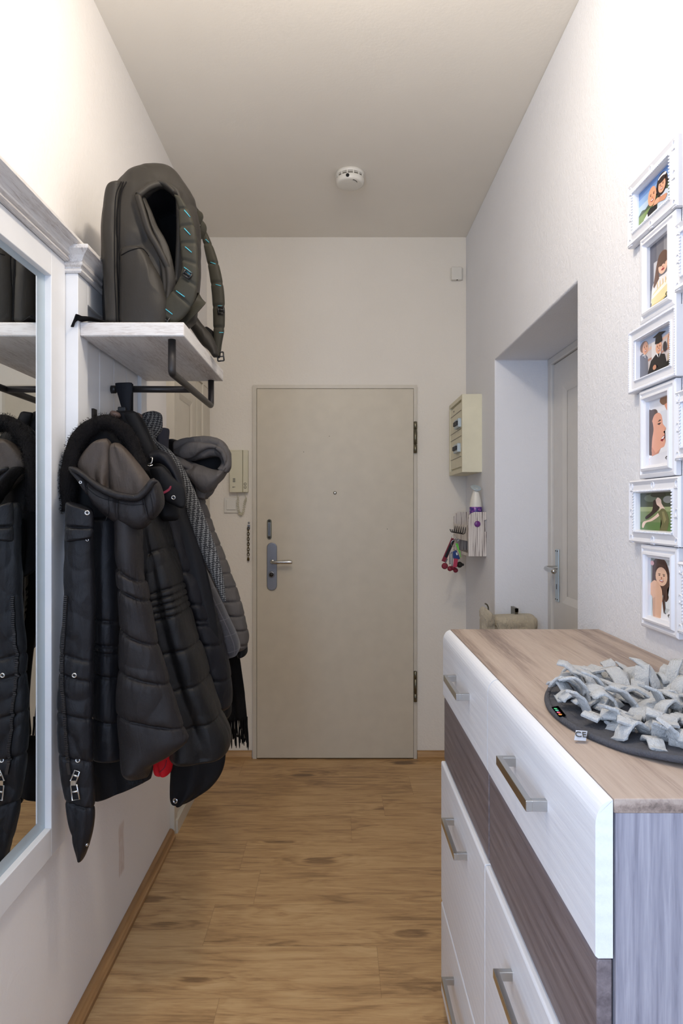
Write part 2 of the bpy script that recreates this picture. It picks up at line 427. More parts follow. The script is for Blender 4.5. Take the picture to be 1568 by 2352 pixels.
    if gather:
        disp += gather * np.sin(V * 2 * PI * 18) * (np.abs(V - 0.5) < 0.5)
    if rimw: disp += rimw * (np.abs(c)[None, :] > 0.8)
    edge = np.clip(np.minimum(v, 1 - v) * 25, 0.15, 1)[:, None] * (1 - 0.6 * np.abs(c)[None, :] ** 3)
    P = P + Nn * (disp * edge)[:, :, None]
    circ = float(np.linalg.norm(A, axis=1).mean()) * 4
    return P, v * seg[-1], circ

def loft_bm(P, vlen, circ, bm=None, mi=0, hole=None):
    m, n, _ = P.shape; bm = bm or bmesh.new()
    uvl = bm.loops.layers.uv.get('uv') or bm.loops.layers.uv.new('uv')
    vs = [[bm.verts.new(P[i, j]) for j in range(n)] for i in range(m)]
    for i in range(m - 1):
        for j in range(n):
            j2 = (j + 1) % n
            f = bm.faces.new((vs[i][j], vs[i][j2], vs[i + 1][j2], vs[i + 1][j])); f.smooth = True; f.material_index = mi
            for lp, (a, b) in zip(f.loops, ((i, j), (i, j + 1), (i + 1, j + 1), (i + 1, j))):
                lp[uvl].uv = (b / n * circ, vlen[a])
    for i, rev in ((0, False), (m - 1, True)):
        cen = bm.verts.new(P[i].mean(axis=0))
        for j in range(n):
            a, b = vs[i][j], vs[i][(j + 1) % n]
            f = bm.faces.new((cen, b, a) if not rev else (cen, a, b)); f.smooth = True; f.material_index = mi
            for lp in f.loops: lp[uvl].uv = (j / n * circ, vlen[i])
    return bm

BVH = {}
def loft(name, rows, mat, parent, **kw):
    hole = kw.pop('hole', None); mats = mat if isinstance(mat, (list, tuple)) else [mat]
    P, vl, circ = loft_np(rows, **kw)
    bm = loft_bm(P, vl, circ)
    bmesh.ops.recalc_face_normals(bm, faces=bm.faces)
    if hole: hole(bm)
    tree = BVHTree.FromBMesh(bm)
    o = put(name, bm, mats, parent, smooth=False)
    BVH[o.name] = tree
    return o

def hit(px, py, *objs, default=1.7):
    """nearest point of the given garments along the sight line through a measured spot"""
    o = Vector((0, 0, CAMZ)); d = (at(px, py, 1.0) - o).normalized(); best = None
    for ob in objs:
        r = BVH[ob.name].ray_cast(o, d)
        if r[0] is not None and (best is None or r[3] < best[3]): best = r
    if best is None: return at(px, py, default), Vector((0, -1, 0))
    n = best[1]
    if n.dot(d) > 0: n = -n
    return best[0], n

def snap(px, py, objs, parent, r=0.009, name='snap_button', default=1.6):
    p, n = hit(px, py, *objs, default=default); bm = bmesh.new()
    lathe(bm, [(0.0005, -0.002), (r, -0.002), (r, 0.001), (r * .85, .0028), (r * .55, .0028), (r * .5, .001)], p, n, 20)
    lathe(bm, [(r * .48, 0), (r * .48, .0012), (r * .12, .0012)], p, n, 14, mi=1)
    return put(name, bm, ['chrome', 'black_plastic'], parent)

# ================================================================== THE SETTING
LX0, LX1 = -0.678, -0.702      # left wall leans a little
ZC = 2.813; YB = 3.53; YR0 = -1.0; XR = 0.70
def lx(z): return LX0 + (LX1 - LX0) * z / ZC

bm = bmesh.new(); uvl = bm.loops.layers.uv.new('uv'); cl = bm.loops.layers.color.new('plank')
joints = {0: .8, 1: .363, 2: .213, 3: .063, 4: .93, 5: -.281, 6: .88, 7: .124, 8: -.32}
k = 0; y1 = 3.493 + 0.213
while y1 > YR0:
    y0 = y1 - 0.213; j0 = joints.get(k - 1, rnd.uniform(-.6, .6)); x = j0 - 1.29 * 2
    while x < 1.2:
        xa, xb = max(x, -0.72), min(x + 1.29, 1.0); ya, yb = max(y0, YR0), min(y1, YB + .02)
        if xb > xa and yb > ya:
            f = bm.faces.new([bm.verts.new(p) for p in ((xa, ya, 0), (xb, ya, 0), (xb, yb, 0), (xa, yb, 0))])
            c = (rnd.random(), rnd.random(), rnd.random(), 1)
            for lp in f.loops:
                lp[uvl].uv = (lp.vert.co.x - x, lp.vert.co.y - y0); lp[cl] = c
        x += 1.29
    y1 = y0; k += 1
struct('floor', bm, 'floor')

struct('ceiling', B(-.75, 1.0, YR0, YB + .1, ZC, ZC + .08), 'ceiling')
bm = bmesh.new(); prism(bm, [(LX0, 0), (LX0 - .15, 0), (LX0 - .15, ZC), (LX1, ZC)], YR0, YB, 'y'); struct('wall_left', bm, 'wall_left')
# object coordinates of the wall start at its own base, so the scrape sits at y = 2.07 - centre
struct('wall_back', B(-.85, 1.1, YB, YB + .12, 0, ZC), 'wall')
NY0, NY1, NZ, NX = 1.90, 2.885, 2.0, 0.933
bm = bmesh.new()
prism(bm, [(YR0, 0), (NY0, 0), (NY0, NZ), (NY1, NZ), (NY1, 0), (YB, 0), (YB, ZC), (YR0, ZC)], XR, XR + .33, 'x')
bmesh.ops.recalc_face_normals(bm, faces=bm.faces)
struct('wall_right', bm, 'wall_right', bevel=0.006, seg=3)
bm = bmesh.new(); box(bm, -.75, 1.0, YR0 - .1, YR0, 0, 0.45); box(bm, -.75, 1.0, YR0 - .1, YR0, 2.45, ZC)
box(bm, -.75, -.62, YR0 - .1, YR0, .45, 2.45); box(bm, .62, 1.0, YR0 - .1, YR0, .45, 2.45)
struct('wall_rear', bm, 'wall')
bm = bmesh.new()
for a in ((-.62, -.56, .45, 2.45), (.56, .62, .45, 2.45), (-.02, .02, .45, 2.45), (-.62, .62, .45, .51), (-.62, .62, 2.39, 2.45)):
    box(bm, a[0], a[1], YR0 - .07, YR0 - .02, a[2], a[3])
struct('window_1', bm, 'white_paint')
bm = bmesh.new()
for a in ((-.74, -.70, .65, 2.25), (0.0, .04, .65, 2.25), (-.74, .04, .65, .69), (-.74, .04, 2.21, 2.25)):
    box(bm, -.69, -.66, a[0], a[1], a[2], a[3])
struct('window_2', bm, 'white_paint')

# skirting boards (rounded top, groove)
def skirt(name, p0, p1, nrm, mat):
    prof = [(0, 0), (.024, 0), (.024, .014), (.021, .018), (.019, .026), (.014, .036), (.006, .040), (0, .040)]
    bm = bmesh.new(); p0 = Vector(p0); p1 = Vector(p1); nrm = Vector(nrm)
    a = [bm.verts.new(p0 + nrm * u + Vector((0, 0, z))) for u, z in prof]; b = [bm.verts.new(p1 + nrm * u + Vector((0, 0, z))) for u, z in prof]
    bm.faces.new(a); bm.faces.new(list(reversed(b)))
    for i in range(len(prof)): bm.faces.new((a[i], b[i], b[(i + 1) % len(prof)], a[(i + 1) % len(prof)]))
    bmesh.ops.recalc_face_normals(bm, faces=bm.faces)
    return struct(name, bm, mat)
skirt('baseboard_left', (LX0, YR0, 0), (LX0, 2.66, 0), (1, 0, 0), 'oak_trim')
skirt('baseboard_back', (LX0, YB, 0), (-.455, YB, 0), (0, -1, 0), 'oak_trim_x')
skirt('baseboard_back_right', (.436, YB, 0), (XR, YB, 0), (0, -1, 0), 'oak_trim_x')
skirt('baseboard_right', (XR, YR0, 0), (XR, NY0, 0), (-1, 0, 0), 'oak_trim')

# entrance door (door_1) in the back wall
d1 = bpy.data.objects.new('door_1', None); register(d1, (0, YB, 0), None); d1['kind'] = 'structure'
bm = bmesh.new()
box(bm, -.449, -.4285, YB - .016, YB, 0, 2.012); box(bm, .4167, .434, YB - .016, YB, 0, 2.012); box(bm, -.4285, .4167, YB - .016, YB, 1.993, 2.012)
put('door_frame', bm, 'frame_paint', d1)
put('door_leaf', B(-.4265, .4150, YB - .022, YB - .002, .006, 1.990), 'door', d1, bevel=.002)
put('door_gap', B(-.4285, .4167, YB - .004, YB - .001, 0.0, 1.993), 'black', d1)
def wallp(px, py, dy=0.0): p = at(px, py, YB - .022); p.y -= dy; return p
bm = bmesh.new(); lathe(bm, [(.0088, -.001), (.0088, .003), (.006, .004)], wallp(769, 1132), (0, -1, 0)); lathe(bm, [(.0055, .0), (.0055, .0045), (.001, .0045)], wallp(769, 1132), (0, -1, 0), mi=1)
put('peephole', bm, ['nickel_dark', 'mirror'], d1)
def stadium(bm, cx, cz, w_, h, y0, y1, n=14, mi=0):
    r = w_ / 2; pts = []
    for i in range(n + 1): a = PI * i / n; pts.append((cx + r * math.cos(a), cz + h / 2 - r + r * math.sin(a)))
    for i in range(n + 1): a = PI + PI * i / n; pts.append((cx + r * math.cos(a), cz - h / 2 + r + r * math.sin(a)))
    prism(bm, pts, y0, y1, 'y', mi)
yl = YB - .022
c = wallp(624.5, 1301)
bm = bmesh.new(); stadium(bm, c.x, c.z, .054, .257, yl - .009, yl); lp_ = put('lock_plate', bm, 'steel_plate', d1, bevel=.003, seg=3)
bm = bmesh.new(); c2 = wallp(624, 1319); lathe(bm, [(.017, .008), (.017, .017), (.0155, .019), (.012, .019)], (c2.x, yl, c2.z), (0, -1, 0)); lathe(bm, [(.0118, .01), (.0118, .0195), (.001, .0195)], (c2.x, yl, c2.z), (0, -1, 0), mi=1)
put('lock_cylinder', bm, ['steel_plate', 'black_metal'], lp_)
c3 = wallp(626, 1290)
bm = bmesh.new(); lathe(bm, [(.012, .008), (.012, .016), (.009, .018)], (c3.x, yl, c3.z), (0, -1, 0), 16)
pts = [(c3.x, yl - .008, c3.z), (c3.x, yl - .04, c3.z), (c3.x + .006, yl - .050, c3.z), (c3.x + .02, yl - .054, c3.z), (c3.x + .05, yl - .054, c3.z + .001), (c3.x + .085, yl - .053, c3.z + .002), (c3.x + .104, yl - .052, c3.z + .001), (c3.x + .108, yl - .052, c3.z + .001)]
tube(bm, spline(pts, 40), list(np.interp(np.linspace(0, 1, 40), [0, .25, .5, .75, .93, 1], [.008, .008, .0095, .011, .009, .003])), 14)
put('door_handle', bm, 'chrome', d1, smooth=True)
c = wallp(618.5, 1215.5); bm = bmesh.new(); stadium(bm, c.x, c.z, .024, .108, yl - .006, yl); box(bm, c.x - .0065, c.x + .0065, yl - .013, yl - .004, c.z - .036, c.z + .036, 1); box(bm, c.x - .0015, c.x + .0015, yl - .0135, yl - .012, c.z - .034, c.z + .034, 2)
for s_ in (-1, 1): lathe(bm, [(.006, 0), (.006, .009), (.002, .0095)], (c.x, yl, c.z + s_ * .044), (0, -1, 0), 12, mi=2)
put('chain_keeper', bm, ['nickel_dark', 'chrome', 'black_metal'], d1, bevel=.0012)
for (ya, yb_) in ((968, 1041), (1541, 1612)):
    za = wallp(953, ya).z; zb = wallp(953, yb_).z; h = za - zb; bm = bmesh.new(); xx = wallp(953.5, ya).x
    r = .0095
    lathe(bm, [(.004, 0), (r, .002), (r, h * .26), (r * .7, h * .265), (r * .7, h * .275), (r, h * .28), (r, h * .73), (r * .7, h * .735), (r * .7, h * .745), (r, h * .75), (r, h - .002), (.004, h)], (xx, yl - .003, zb), (0, 0, 1), 16)
    put('hinge', bm, 'nickel_dark', d1)
bm = bmesh.new()
for (px, py) in ((889, 1215), (697, 1038), (756, 1000 + 2)):
    lathe(bm, [(.0022, -.001), (.0022, .0006), (.0004, .0008)], wallp(px, py), (0, -1, 0), 8)
put('nail_mark', bm, 'nickel_dark', d1)

# narrow side door (door_2) on the left wall
d2 = bpy.data.objects.new('door_2', None); register(d2, (LX0, 3.05, 0), None); d2['kind'] = 'structure'
bm = bmesh.new()
for (ya, yb_) in ((2.665, 2.745), (3.24, 3.45)):
    prism(bm, [(-.70, ya), (-.66, ya), (-.66, ya + .012), (-.664, ya + .018), (-.664, yb_ - .02), (-.668, yb_ - .014), (-.668, yb_), (-.70, yb_)], 0, 2.03, 'z')
box(bm, -.70, -.661, 2.665, 3.45, 1.965, 2.03); box(bm, -.70, -.668, 3.14, 3.24, 0, 1.965)
box(bm, -.70, -.655, 2.70, 3.45, 0, .055)
bmesh.ops.recalc_face_normals(bm, faces=bm.faces); put('door_frame', bm, 'frame_paint', d2)
bm = bmesh.new()
def panel_door(bm, x0, x1, y0, y1, z0, z1, panels, dirx=1, dep=.008, bw=.02):
    """leaf with recessed, moulded panels on the face at x1 (dirx=1) or x0 (-1)"""
    xf = x1 if dirx > 0 else x0
    box(bm, min(x0, xf - dirx * dep), max(x0, xf - dirx * dep), y0, y1, z0, z1) if dirx > 0 else box(bm, xf - dirx * dep, x1, y0, y1, z0, z1)
    ys = [y0, panels[0][0], panels[0][1], y1]
    a, b = sorted((xf, xf - dirx * dep))
    box(bm, a, b, y0, panels[0][0], z0, z1); box(bm, a, b, panels[0][1], y1, z0, z1)
    zz = z0
    for p in sorted(panels, key=lambda q: q[2]):
        box(bm, a, b, p[0], p[1], zz, p[2]); zz = p[3]
        # sloped moulding
        yy0, yy1, za, zb = p
        o_ = [(yy0, za), (yy1, za), (yy1, zb), (yy0, zb)]; i_ = [(yy0 + bw, za + bw), (yy1 - bw, za + bw), (yy1 - bw, zb - bw), (yy0 + bw, zb - bw)]
        for q in range(4):
            r_ = (q + 1) % 4
            bm.faces.new([bm.verts.new(v) for v in ((xf, *o_[q]), (xf, *o_[r_]), (xf - dirx * dep * .9, *i_[r_]), (xf - dirx * dep * .9, *i_[q]))])
    box(bm, a, b, panels[0][0], panels[0][1], zz, z1)
panel_door(bm, -.70, -.672, 2.748, 3.136, .057, 1.962, [(2.80, 3.05, .15, .80), (2.80, 3.05, .93, 1.84)])
put('door_leaf', bm, 'frame_paint', d2)

# niche door (door_3) to the right
d3 = bpy.data.objects.new('door_3', None); register(d3, (NX, 2.4, 0), None); d3['kind'] = 'structure'
bm = bmesh.new()
box(bm, NX, NX + .03, NY1 - .045, NY1, 0, NZ); box(bm, NX, NX + .03, NY0, NY0 + .05, 0, NZ); box(bm, NX - .001, NX + .03, NY0, NY1, NZ - .03, NZ)
put('door_frame', bm, 'door_white', d3, bevel=.004, seg=3)
bm = bmesh.new(); panel_door(bm, NX + .012, NX + .05, NY0 + .052, NY1 - .048, .01, NZ - .033, [(2.05, 2.73, .14, .80), (2.05, 2.73, .95, 1.86)], dirx=-1, dep=.010, bw=.03)
put('door_leaf', bm, 'door_white', d3)
put('door_backing', B(NX + .05, NX + .06, NY0, NY1, 0, NZ), 'black', d3)
bm = bmesh.new(); xd = NX + .012
box(bm, xd - .006, xd, 2.765, 2.805, .947, 1.171); put('lock_plate', bm, 'silver', d3, bevel=.003)
bm = bmesh.new(); box(bm, xd - .0066, xd - .0055, 2.782, 2.789, 1.0, 1.022)
for z in (.957, 1.163):
    for y in (2.774, 2.797): lathe(bm, [(.003, .0055), (.003, .0075), (.0005, .008)], (xd, y, z), (-1, 0, 0), 8)
put('keyhole', bm, 'black_metal', d3)
bm = bmesh.new(); hz = 1.088
pts = [(xd, 2.786, hz + .003), (xd - .035, 2.786, hz + .003), (xd - .05, 2.783, hz + .003), (xd - .056, 2.765, hz + .002), (xd - .056, 2.73, hz), (xd - .053, 2.69, hz - .002), (xd - .052, 2.672, hz - .003)]
tube(bm, spline(pts, 30), list(np.interp(np.linspace(0, 1, 30), [0, .4, .6, .9, 1], [.009, .009, .010, .0115, .008])), 14)
put('door_handle', bm, 'chrome', d3, smooth=True)

# small wall fittings -------------------------------------------------
# intercom
def wb(px, py): return at(px, py, YB)
p0 = wb(530, 1035); p1 = wb(571, 1131)
t = thing('intercom_phone', ((p0.x + p1.x) / 2, YB, p1.z), 'cream intercom handset unit on the wall left of the entrance door', 'intercom')
bm = bmesh.new(); box(bm, p0.x, p0.x + .068, YB - .040, YB, p1.z, p0.z)
prism(bm, [(p0.x + .004, p0.z - .006), (p0.x + .056, p0.z - .006), (p0.x + .056, p0.z - .008), (p0.x + .004, p0.z - .008)], YB - .041, YB - .039, 'y')
put('handset', bm, 'cream_plastic', t, bevel=.004, seg=3)
put('housing', B(p0.x + .069, p1.x, YB - .034, YB, p1.z, p0.z), 'cream_plastic', t, bevel=.003, seg=3)
bm = bmesh.new()
for i in range(5): box(bm, p0.x + .017, p0.x + .030, YB - .0412, YB - .039, p1.z + .054 + i * .0045, p1.z + .0565 + i * .0045)
put('speaker_grille', bm, 'grey_dark', t)
bm = bmesh.new()
box(bm, p0.x + .017, p0.x + .03, YB - .0412, YB - .039, p1.z + .026, p1.z + .0285); lathe(bm, [(.0028, .001), (.0028, .004), (.001, .004)], (p0.x + .018, YB - .038, p1.z + .0272), (0, -1, 0), 10)
put('key_symbol', bm, 'grey_dark', t)
for dz in (.027, .044):
    bm = bmesh.new(); tube(bm, [(p0.x + .082 + .0062 * math.cos(a), YB - .0345, p1.z + dz + .0062 * math.sin(a)) for a in np.linspace(0, 2 * PI, 20, endpoint=False)], .0012, 6, closed=True)
    lathe(bm, [(.005, 0), (.005, .002), (.001, .003)], (p0.x + .082, YB - .034, p1.z + dz), (0, -1, 0), 12, mi=1)
    put('call_button', bm, ['grey_dark', 'cream_plastic'], t)
path = spline([wb(545, 1131) + Vector((0, -.02, 0)), wb(548, 1143) + Vector((0, -.02, 0)), wb(547, 1160) + Vector((0, -.018, 0)), wb(550, 1176) + Vector((0, -.016, 0)), wb(555, 1182) + Vector((0, -.015, 0)), wb(560, 1174) + Vector((0, -.016, 0)), wb(563, 1155) + Vector((0, -.018, 0)), wb(566, 1144) + Vector((0, -.02, 0)), wb(563, 1131) + Vector((0, -.02, 0))], 620)
T = np.gradient(path, axis=0); T /= np.linalg.norm(T, axis=1)[:, None]; S1 = np.cross(T, [0, 1, 0]); ph = np.linspace(0, 2 * PI * 34, 620)
env = np.clip(np.minimum(np.linspace(0, 1, 620), np.linspace(1, 0, 620)) * 9 - .6, 0, 1)[:, None] * .0062
hel = path + S1 * np.cos(ph)[:, None] * env + np.array([0, 1, 0]) * np.sin(ph)[:, None] * env
bm = bmesh.new(); tube(bm, hel, .0014, 6); put('coiled_cord', bm, 'cream_plastic', t)
# light switch
p0 = wb(515, 1143); p1 = wb(548, 1178)
t = thing('light_switch', ((p0.x + p1.x) / 2, YB, p1.z), 'white square rocker light switch beneath the intercom', 'light switch')
put('frame', B(p0.x, p1.x, YB - .009, YB, p1.z, p0.z), 'white_plastic', t, bevel=.002)
put('rocker', B(p0.x + .013, p1.x - .013, YB - .014, YB - .006, p1.z + .016, p0.z - .013), 'white_plastic', t, bevel=.002)
# door chain on wall
c = wb(571, 1200)
t = thing('door_chain', (c.x, YB, wb(571, 1288).z), 'antique brass security chain hanging on the wall beside the door frame', 'door chain')
bm = bmesh.new(); lathe(bm, [(.006, 0), (.006, .003), (.003, .005)], (c.x + .001, YB, c.z - .002), (0, -1, 0), 12); box(bm, c.x - .006, c.x + .007, YB - .006, YB, c.z - .036, c.z - .012)
put('mounting_plate', bm, 'steel_plate', t, bevel=.002)
bm = bmesh.new(); z = c.z - .034; i = 0; zend = wb(571, 1278).z
while z > zend:
    ang = PI / 2 * (i % 2) * .9 + .35; pts = []
    for a in np.linspace(0, 2 * PI, 18, endpoint=False):
        u = .0058 * math.cos(a); v_ = .0098 * math.sin(a); pts.append((c.x - .001 + u * math.cos(ang), YB - .010 + u * math.sin(ang), z + v_))
    tube(bm, pts, .0019, 6, closed=True); z -= .0138; i += 1
put('chain_links', bm, 'brass_old', t)
bm = bmesh.new(); lathe(bm, [(.002, 0), (.0065, .002), (.0065, .016), (.003, .02)], (c.x - .001, YB - .010, wb(571, 1288).z), (0, 0, 1), 12); put('chain_end_knob', bm, 'brass_old', t)
# junction box
p0 = wb(1033, 616); p1 = wb(1061, 646)
t = thing('junction_box', ((p0.x + p1.x) / 2, YB, p1.z), 'small white junction box high in the right corner of the back wall', 'junction box')
put('cover', B(p0.x + .004, p1.x - .004, YB - .026, YB - .002, p1.z, p0.z), 'white_plastic', t, bevel=.005, seg=3)
put('base', B(p0.x, p1.x + .004, YB - .006, YB, p1.z + .004, p0.z - .002), 'white_plastic', t, bevel=.002)
bm = bmesh.new(); q = (p0 + p1) / 2
for dx in (.002,): box(bm, q.x + dx - .003, q.x + dx + .003, YB - .024, YB - .016, p1.z - .0012, p1.z + .002)
put('cable_opening', bm, 'black', t)
# smoke detector
cx, cy = .0605, 2.86
t = thing('smoke_detector', (cx, cy, ZC - .05), 'round white smoke detector on the ceiling', 'smoke detector')
bm = bmesh.new(); lathe(bm, [(.058, 0), (.0625, -.002), (.0625, -.014), (.059, -.017)][::-1], (cx, cy, ZC), (0, 0, 1), 48); put('mounting_base', bm, 'white_plastic', t)
bm = bmesh.new(); lathe(bm, [(.055, -.030), (.055, -.014)], (cx, cy, ZC), (0, 0, 1), 48)
for i in range(14):
    a = 2 * PI * i / 14; M4 = Matrix.Translation((cx, cy, ZC - .0225)) @ Matrix.Rotation(a, 4, 'Z'); r = bmesh.ops.create_cube(bm, size=1, matrix=M4 @ Matrix.Translation((.057, 0, 0)) @ Matrix.Diagonal((.008, .004, .016, 1)))
    for v_ in r['verts']:
        for f in v_.link_faces: f.material_index = 1
tube(bm, [(cx + .059 * math.cos(a), cy + .059 * math.sin(a), ZC - .021) for a in np.linspace(0, 2 * PI, 48, endpoint=False)], .0014, 6, mi=1, closed=True)
put('vent_ring', bm, ['grey_dark', 'white_plastic'], t)
bm = bmesh.new(); lathe(bm, [(.020, -.052), (.050, -.052), (.0565, -.050), (.060, -.045), (.0615, -.032), (.0605, -.028), (.05, -.027)], (cx, cy, ZC), (0, 0, 1), 48)
put('cover', bm, 'white_plastic', t)
bm = bmesh.new(); lathe(bm, [(.0075, 0), (.0075, .0016), (.001, .0016)], (cx - .012, cy - .060, ZC - .039), (0, -1, -.1), 14)
put('status_hole', bm, 'black', t)
bm = bmesh.new(); tube(bm, [(cx + .03 * math.cos(a), cy + .03 * math.sin(a) - .02, ZC - .0522) for a in np.linspace(-1.2, -.2, 10)], .0015, 6); put('test_slot', bm, 'black', t)

# fuse box on right wall
t = thing('fuse_box', (.65, 3.32, 1.521), 'cream painted fuse box on the right wall near the back corner', 'fuse box')
x0, x1, ya, yb_, za, zb = .605, XR, 3.14, 3.50, 1.521, 1.896
bm = bmesh.new()
for a in ((x0 + .012, x1, ya, yb_, za, zb),): box(bm, *a)
box(bm, x0, x0 + .012, ya, ya + .022, za, zb); box(bm, x0, x0 + .012, yb_ - .022, yb_, za, zb); box(bm, x0, x0 + .012, ya + .022, yb_ - .022, za, za + .02); box(bm, x0, x0 + .012, ya + .022, yb_ - .022, zb - .02, zb)
put('housing', bm, 'cream', t)
put('cover_panel', B(x0 + .004, x0 + .013, ya + .028, yb_ - .028, za + .03, zb - .03), 'cream', t, bevel=.002)
for (z, yy) in ((1.765, 3.22), (1.645, 3.24)):
    bm = bmesh.new(); box(bm, x0 - .012, x0 + .006, yy - .04, yy + .07, z - .022, z + .022); s_ = put('breaker_switch', bm, 'silver', t, bevel=.003)
    bm = bmesh.new()
    for i in range(4): box(bm, x0 - .020, x0 - .011, yy - .03 + i * .025, yy - .018 + i * .025, z - .010, z + .010)
    put('toggle', bm, 'black_plastic', s_, bevel=.001)
bm = bmesh.new()
for z in (1.70, 1.735, 1.60, 1.825): box(bm, x0 + .002, x0 + .0045, ya + .03, yb_ - .03, z, z + .0015)
box(bm, x0 + .002, x0 + .0035, 3.37, 3.39, 1.845, 1.85)
put('panel_seam', bm, 'grey_dark', t)

# key rack
kx0, kx1, ky0, ky1, kz0, kz1 = .615, XR, 3.043, 3.43, 1.122, 1.329
t = thing('key_rack', (.657, 3.23, kz0), 'whitewashed wooden key rack with hooks on the right wall under the fuse box', 'key rack')
def side_outline():
    pts = [(kx0, kz0), (kx1, kz0), (kx1, kz0 + .115), (kx1 - .012, kz0 + .115), (kx1 - .012, kz1 - .04), (kx1, kz1 - .035), (kx1, kz1)]
    for a in np.linspace(PI / 2, PI, 8): pts.append((kx0 + .035 + .035 * math.cos(a), kz1 - .035 + .035 * math.sin(a)))
    return pts
for (a, b) in ((ky0, ky0 + .012), (ky1 - .012, ky1)):
    bm = bmesh.new(); prism(bm, side_outline(), a, b, 'y'); bmesh.ops.recalc_face_normals(bm, faces=bm.faces); put('side_panel', bm, 'whitewash_z', t, bevel=.001)
put('back_panel', B(kx1 - .008, kx1, ky0 + .012, ky1 - .012, kz0, kz1 - .01), 'whitewash_z', t)
bm = bmesh.new(); box(bm, kx0, kx0 + .008, ky0 + .012, ky1 - .012, kz0 + .07, kz0 + .145); box(bm, kx0, kx0 + .008, ky0 + .012, ky1 - .012, kz0 + .0, kz0 + .014)
put('front_panel', bm, 'whitewash_z', t, bevel=.001)
bm = bmesh.new()
for z in (kz0, kz0 + .075): box(bm, kx0 + .008, kx1 - .008, ky0 + .012, ky1 - .012, z, z + .008)
put('shelf', bm, 'whitewash_z', t)
bm = bmesh.new(); lathe(bm, [(.0145, -.001), (.0145, .002), (.011, .0045), (.002, .006)], (kx0 + .042, ky0, kz0 + .151), (0, -1, 0), 24); put('purple_button', bm, 'purple', t)
hooks = []
for i in range(6):
    y = 3.10 + i * .055; bm = bmesh.new()
    tube(bm, spline([(kx0, y, kz0 + .135), (kx0 - .003, y, kz0 + .120), (kx0 - .006, y, kz0 + .106), (kx0 - .016, y, kz0 + .102), (kx0 - .024, y, kz0 + .108), (kx0 - .027, y, kz0 + .118)], 20), .0023, 8)
    hooks.append(put('hook', bm, 'black_metal', t))
bm = bmesh.new()
for i in range(5): tube(bm, [(kx0 + .002 + .0085 * math.cos(a), 3.12 + i * .05, kz0 + .15 + .006 * math.sin(a)) for a in np.linspace(0, 2 * PI, 10, endpoint=False)], .0012, 5, closed=True)
# papers with giraffe-like spots tucked into the rack -> plain spotted card
tcard = bmesh.new(); prism(tcard, [(kx0 + .006, kz0 + .143), (kx0 + .05, kz0 + .143), (kx0 + .055, kz0 + .20), (kx0 + .03, kz0 + .175)], 3.08, 3.083, 'y'); bm.free()
spot = NT('spotted_card'); vv = spot.n('ShaderNodeTexVoronoi'); vv.inputs['Scale'].default_value = 70; spot.l(spot.coord(), vv.inputs['Vector'])
M['spot'] = spot.set(spot.ramp(vv.outputs['Distance'], [(0.2, (60, 40, 30)), (0.3, (226, 206, 176))]), .7)
o = put('spotted_card', tcard, 'spot'); tag(o, 'cream card with brown spots tucked in the key rack', 'card')
# bottle
labm = NT('purple_floral_label'); vo = labm.n('ShaderNodeTexVoronoi'); vo.inputs['Scale'].default_value = 75; labm.l(labm.coord(), vo.inputs['Vector'])
M['label_print'] = labm.set(labm.ramp(vo.outputs['Distance'], [(0.12, (206, 150, 206)), (0.3, (132, 64, 150)), (0.6, (66, 52, 130))]), .35)
t = thing('spray_bottle', (.665, 3.10, kz0 + .083), 'white air freshener bottle with purple label standing in the key rack', 'bottle')
bx, by = .665, 3.115
bm = bmesh.new(); lathe(bm, [(.027, .0), (.029, .004), (.029, .15), (.027, .17), (.020, .20), (.013, .222), (.012, .23), (.0125, .236)], (bx, by, kz0 + .084), (0, 0, 1), 28); put('bottle_body', bm, 'white_plastic', t)
bm = bmesh.new(); lathe(bm, [(.0292, .085), (.0295, .087), (.0295, .145), (.0292, .147)], (bx, by, kz0 + .084), (0, 0, 1), 28); put('label_band', bm, 'label_print', t)
bm = bmesh.new(); lathe(bm, [(.023, 0), (.026, .001), (.026, .004), (.024, .005)], (bx, by, kz0 + .084 + .236), (0.15, -.55, .85), 24); put('cap', bm, 'silver', t)

# keys: each bunch a thing
def ring(bm, c, r, tr=.0012, tilt=0.0, mi=0):
    tube(bm, [(c[0] + r * math.cos(a) * math.cos(tilt), c[1] + r * math.cos(a) * math.sin(tilt), c[2] + r * math.sin(a)) for a in np.linspace(0, 2 * PI, 20, endpoint=False)], tr, 6, mi=mi, closed=True)
def plate(bm, pa, pb, wd, th, mi=0):
    pa, pb = Vector(pa), Vector(pb); d = (pb - pa).normalized(); s_ = d.cross(Vector((0, 1, 0))).normalized(); nn = d.cross(s_)
    vs = []
    for p in (pa, pb):
        for a, b in ((-1, -1), (1, -1), (1, 1), (-1, 1)): vs.append(bm.verts.new(p + s_ * wd / 2 * a + nn * th / 2 * b))
    for idx in ((0, 1, 2, 3), (7, 6, 5, 4), (0, 4, 5, 1), (1, 5, 6, 2), (2, 6, 7, 3), (3, 7, 4, 0)):
        f = bm.faces.new([vs[i] for i in idx]); f.material_index = mi
KY = 3.17
def ka(px, py, y=KY): return at(px, py, y)
t = thing('lanyard_key_ring', ka(1030, 1310, 3.26), 'red lanyard strap with key on the farthest rack hook', 'keys', 'keys on the key rack')
bm = bmesh.new(); plate(bm, ka(1041, 1237, 3.26), ka(1018, 1290, 3.26), .021, .003); plate(bm, ka(1041, 1240, 3.2585), ka(1023, 1280, 3.2585), .014, .002, 1); put('strap', bm, ['red_dark', 'black_plastic'], t)
bm = bmesh.new(); ring(bm, ka(1041, 1233, 3.262), .010); put('split_ring', bm, 'chrome', t)
bm = bmesh.new(); plate(bm, ka(1027, 1283, 3.25), ka(1021, 1297, 3.25), .006, .002); put('key', bm, 'chrome', t)
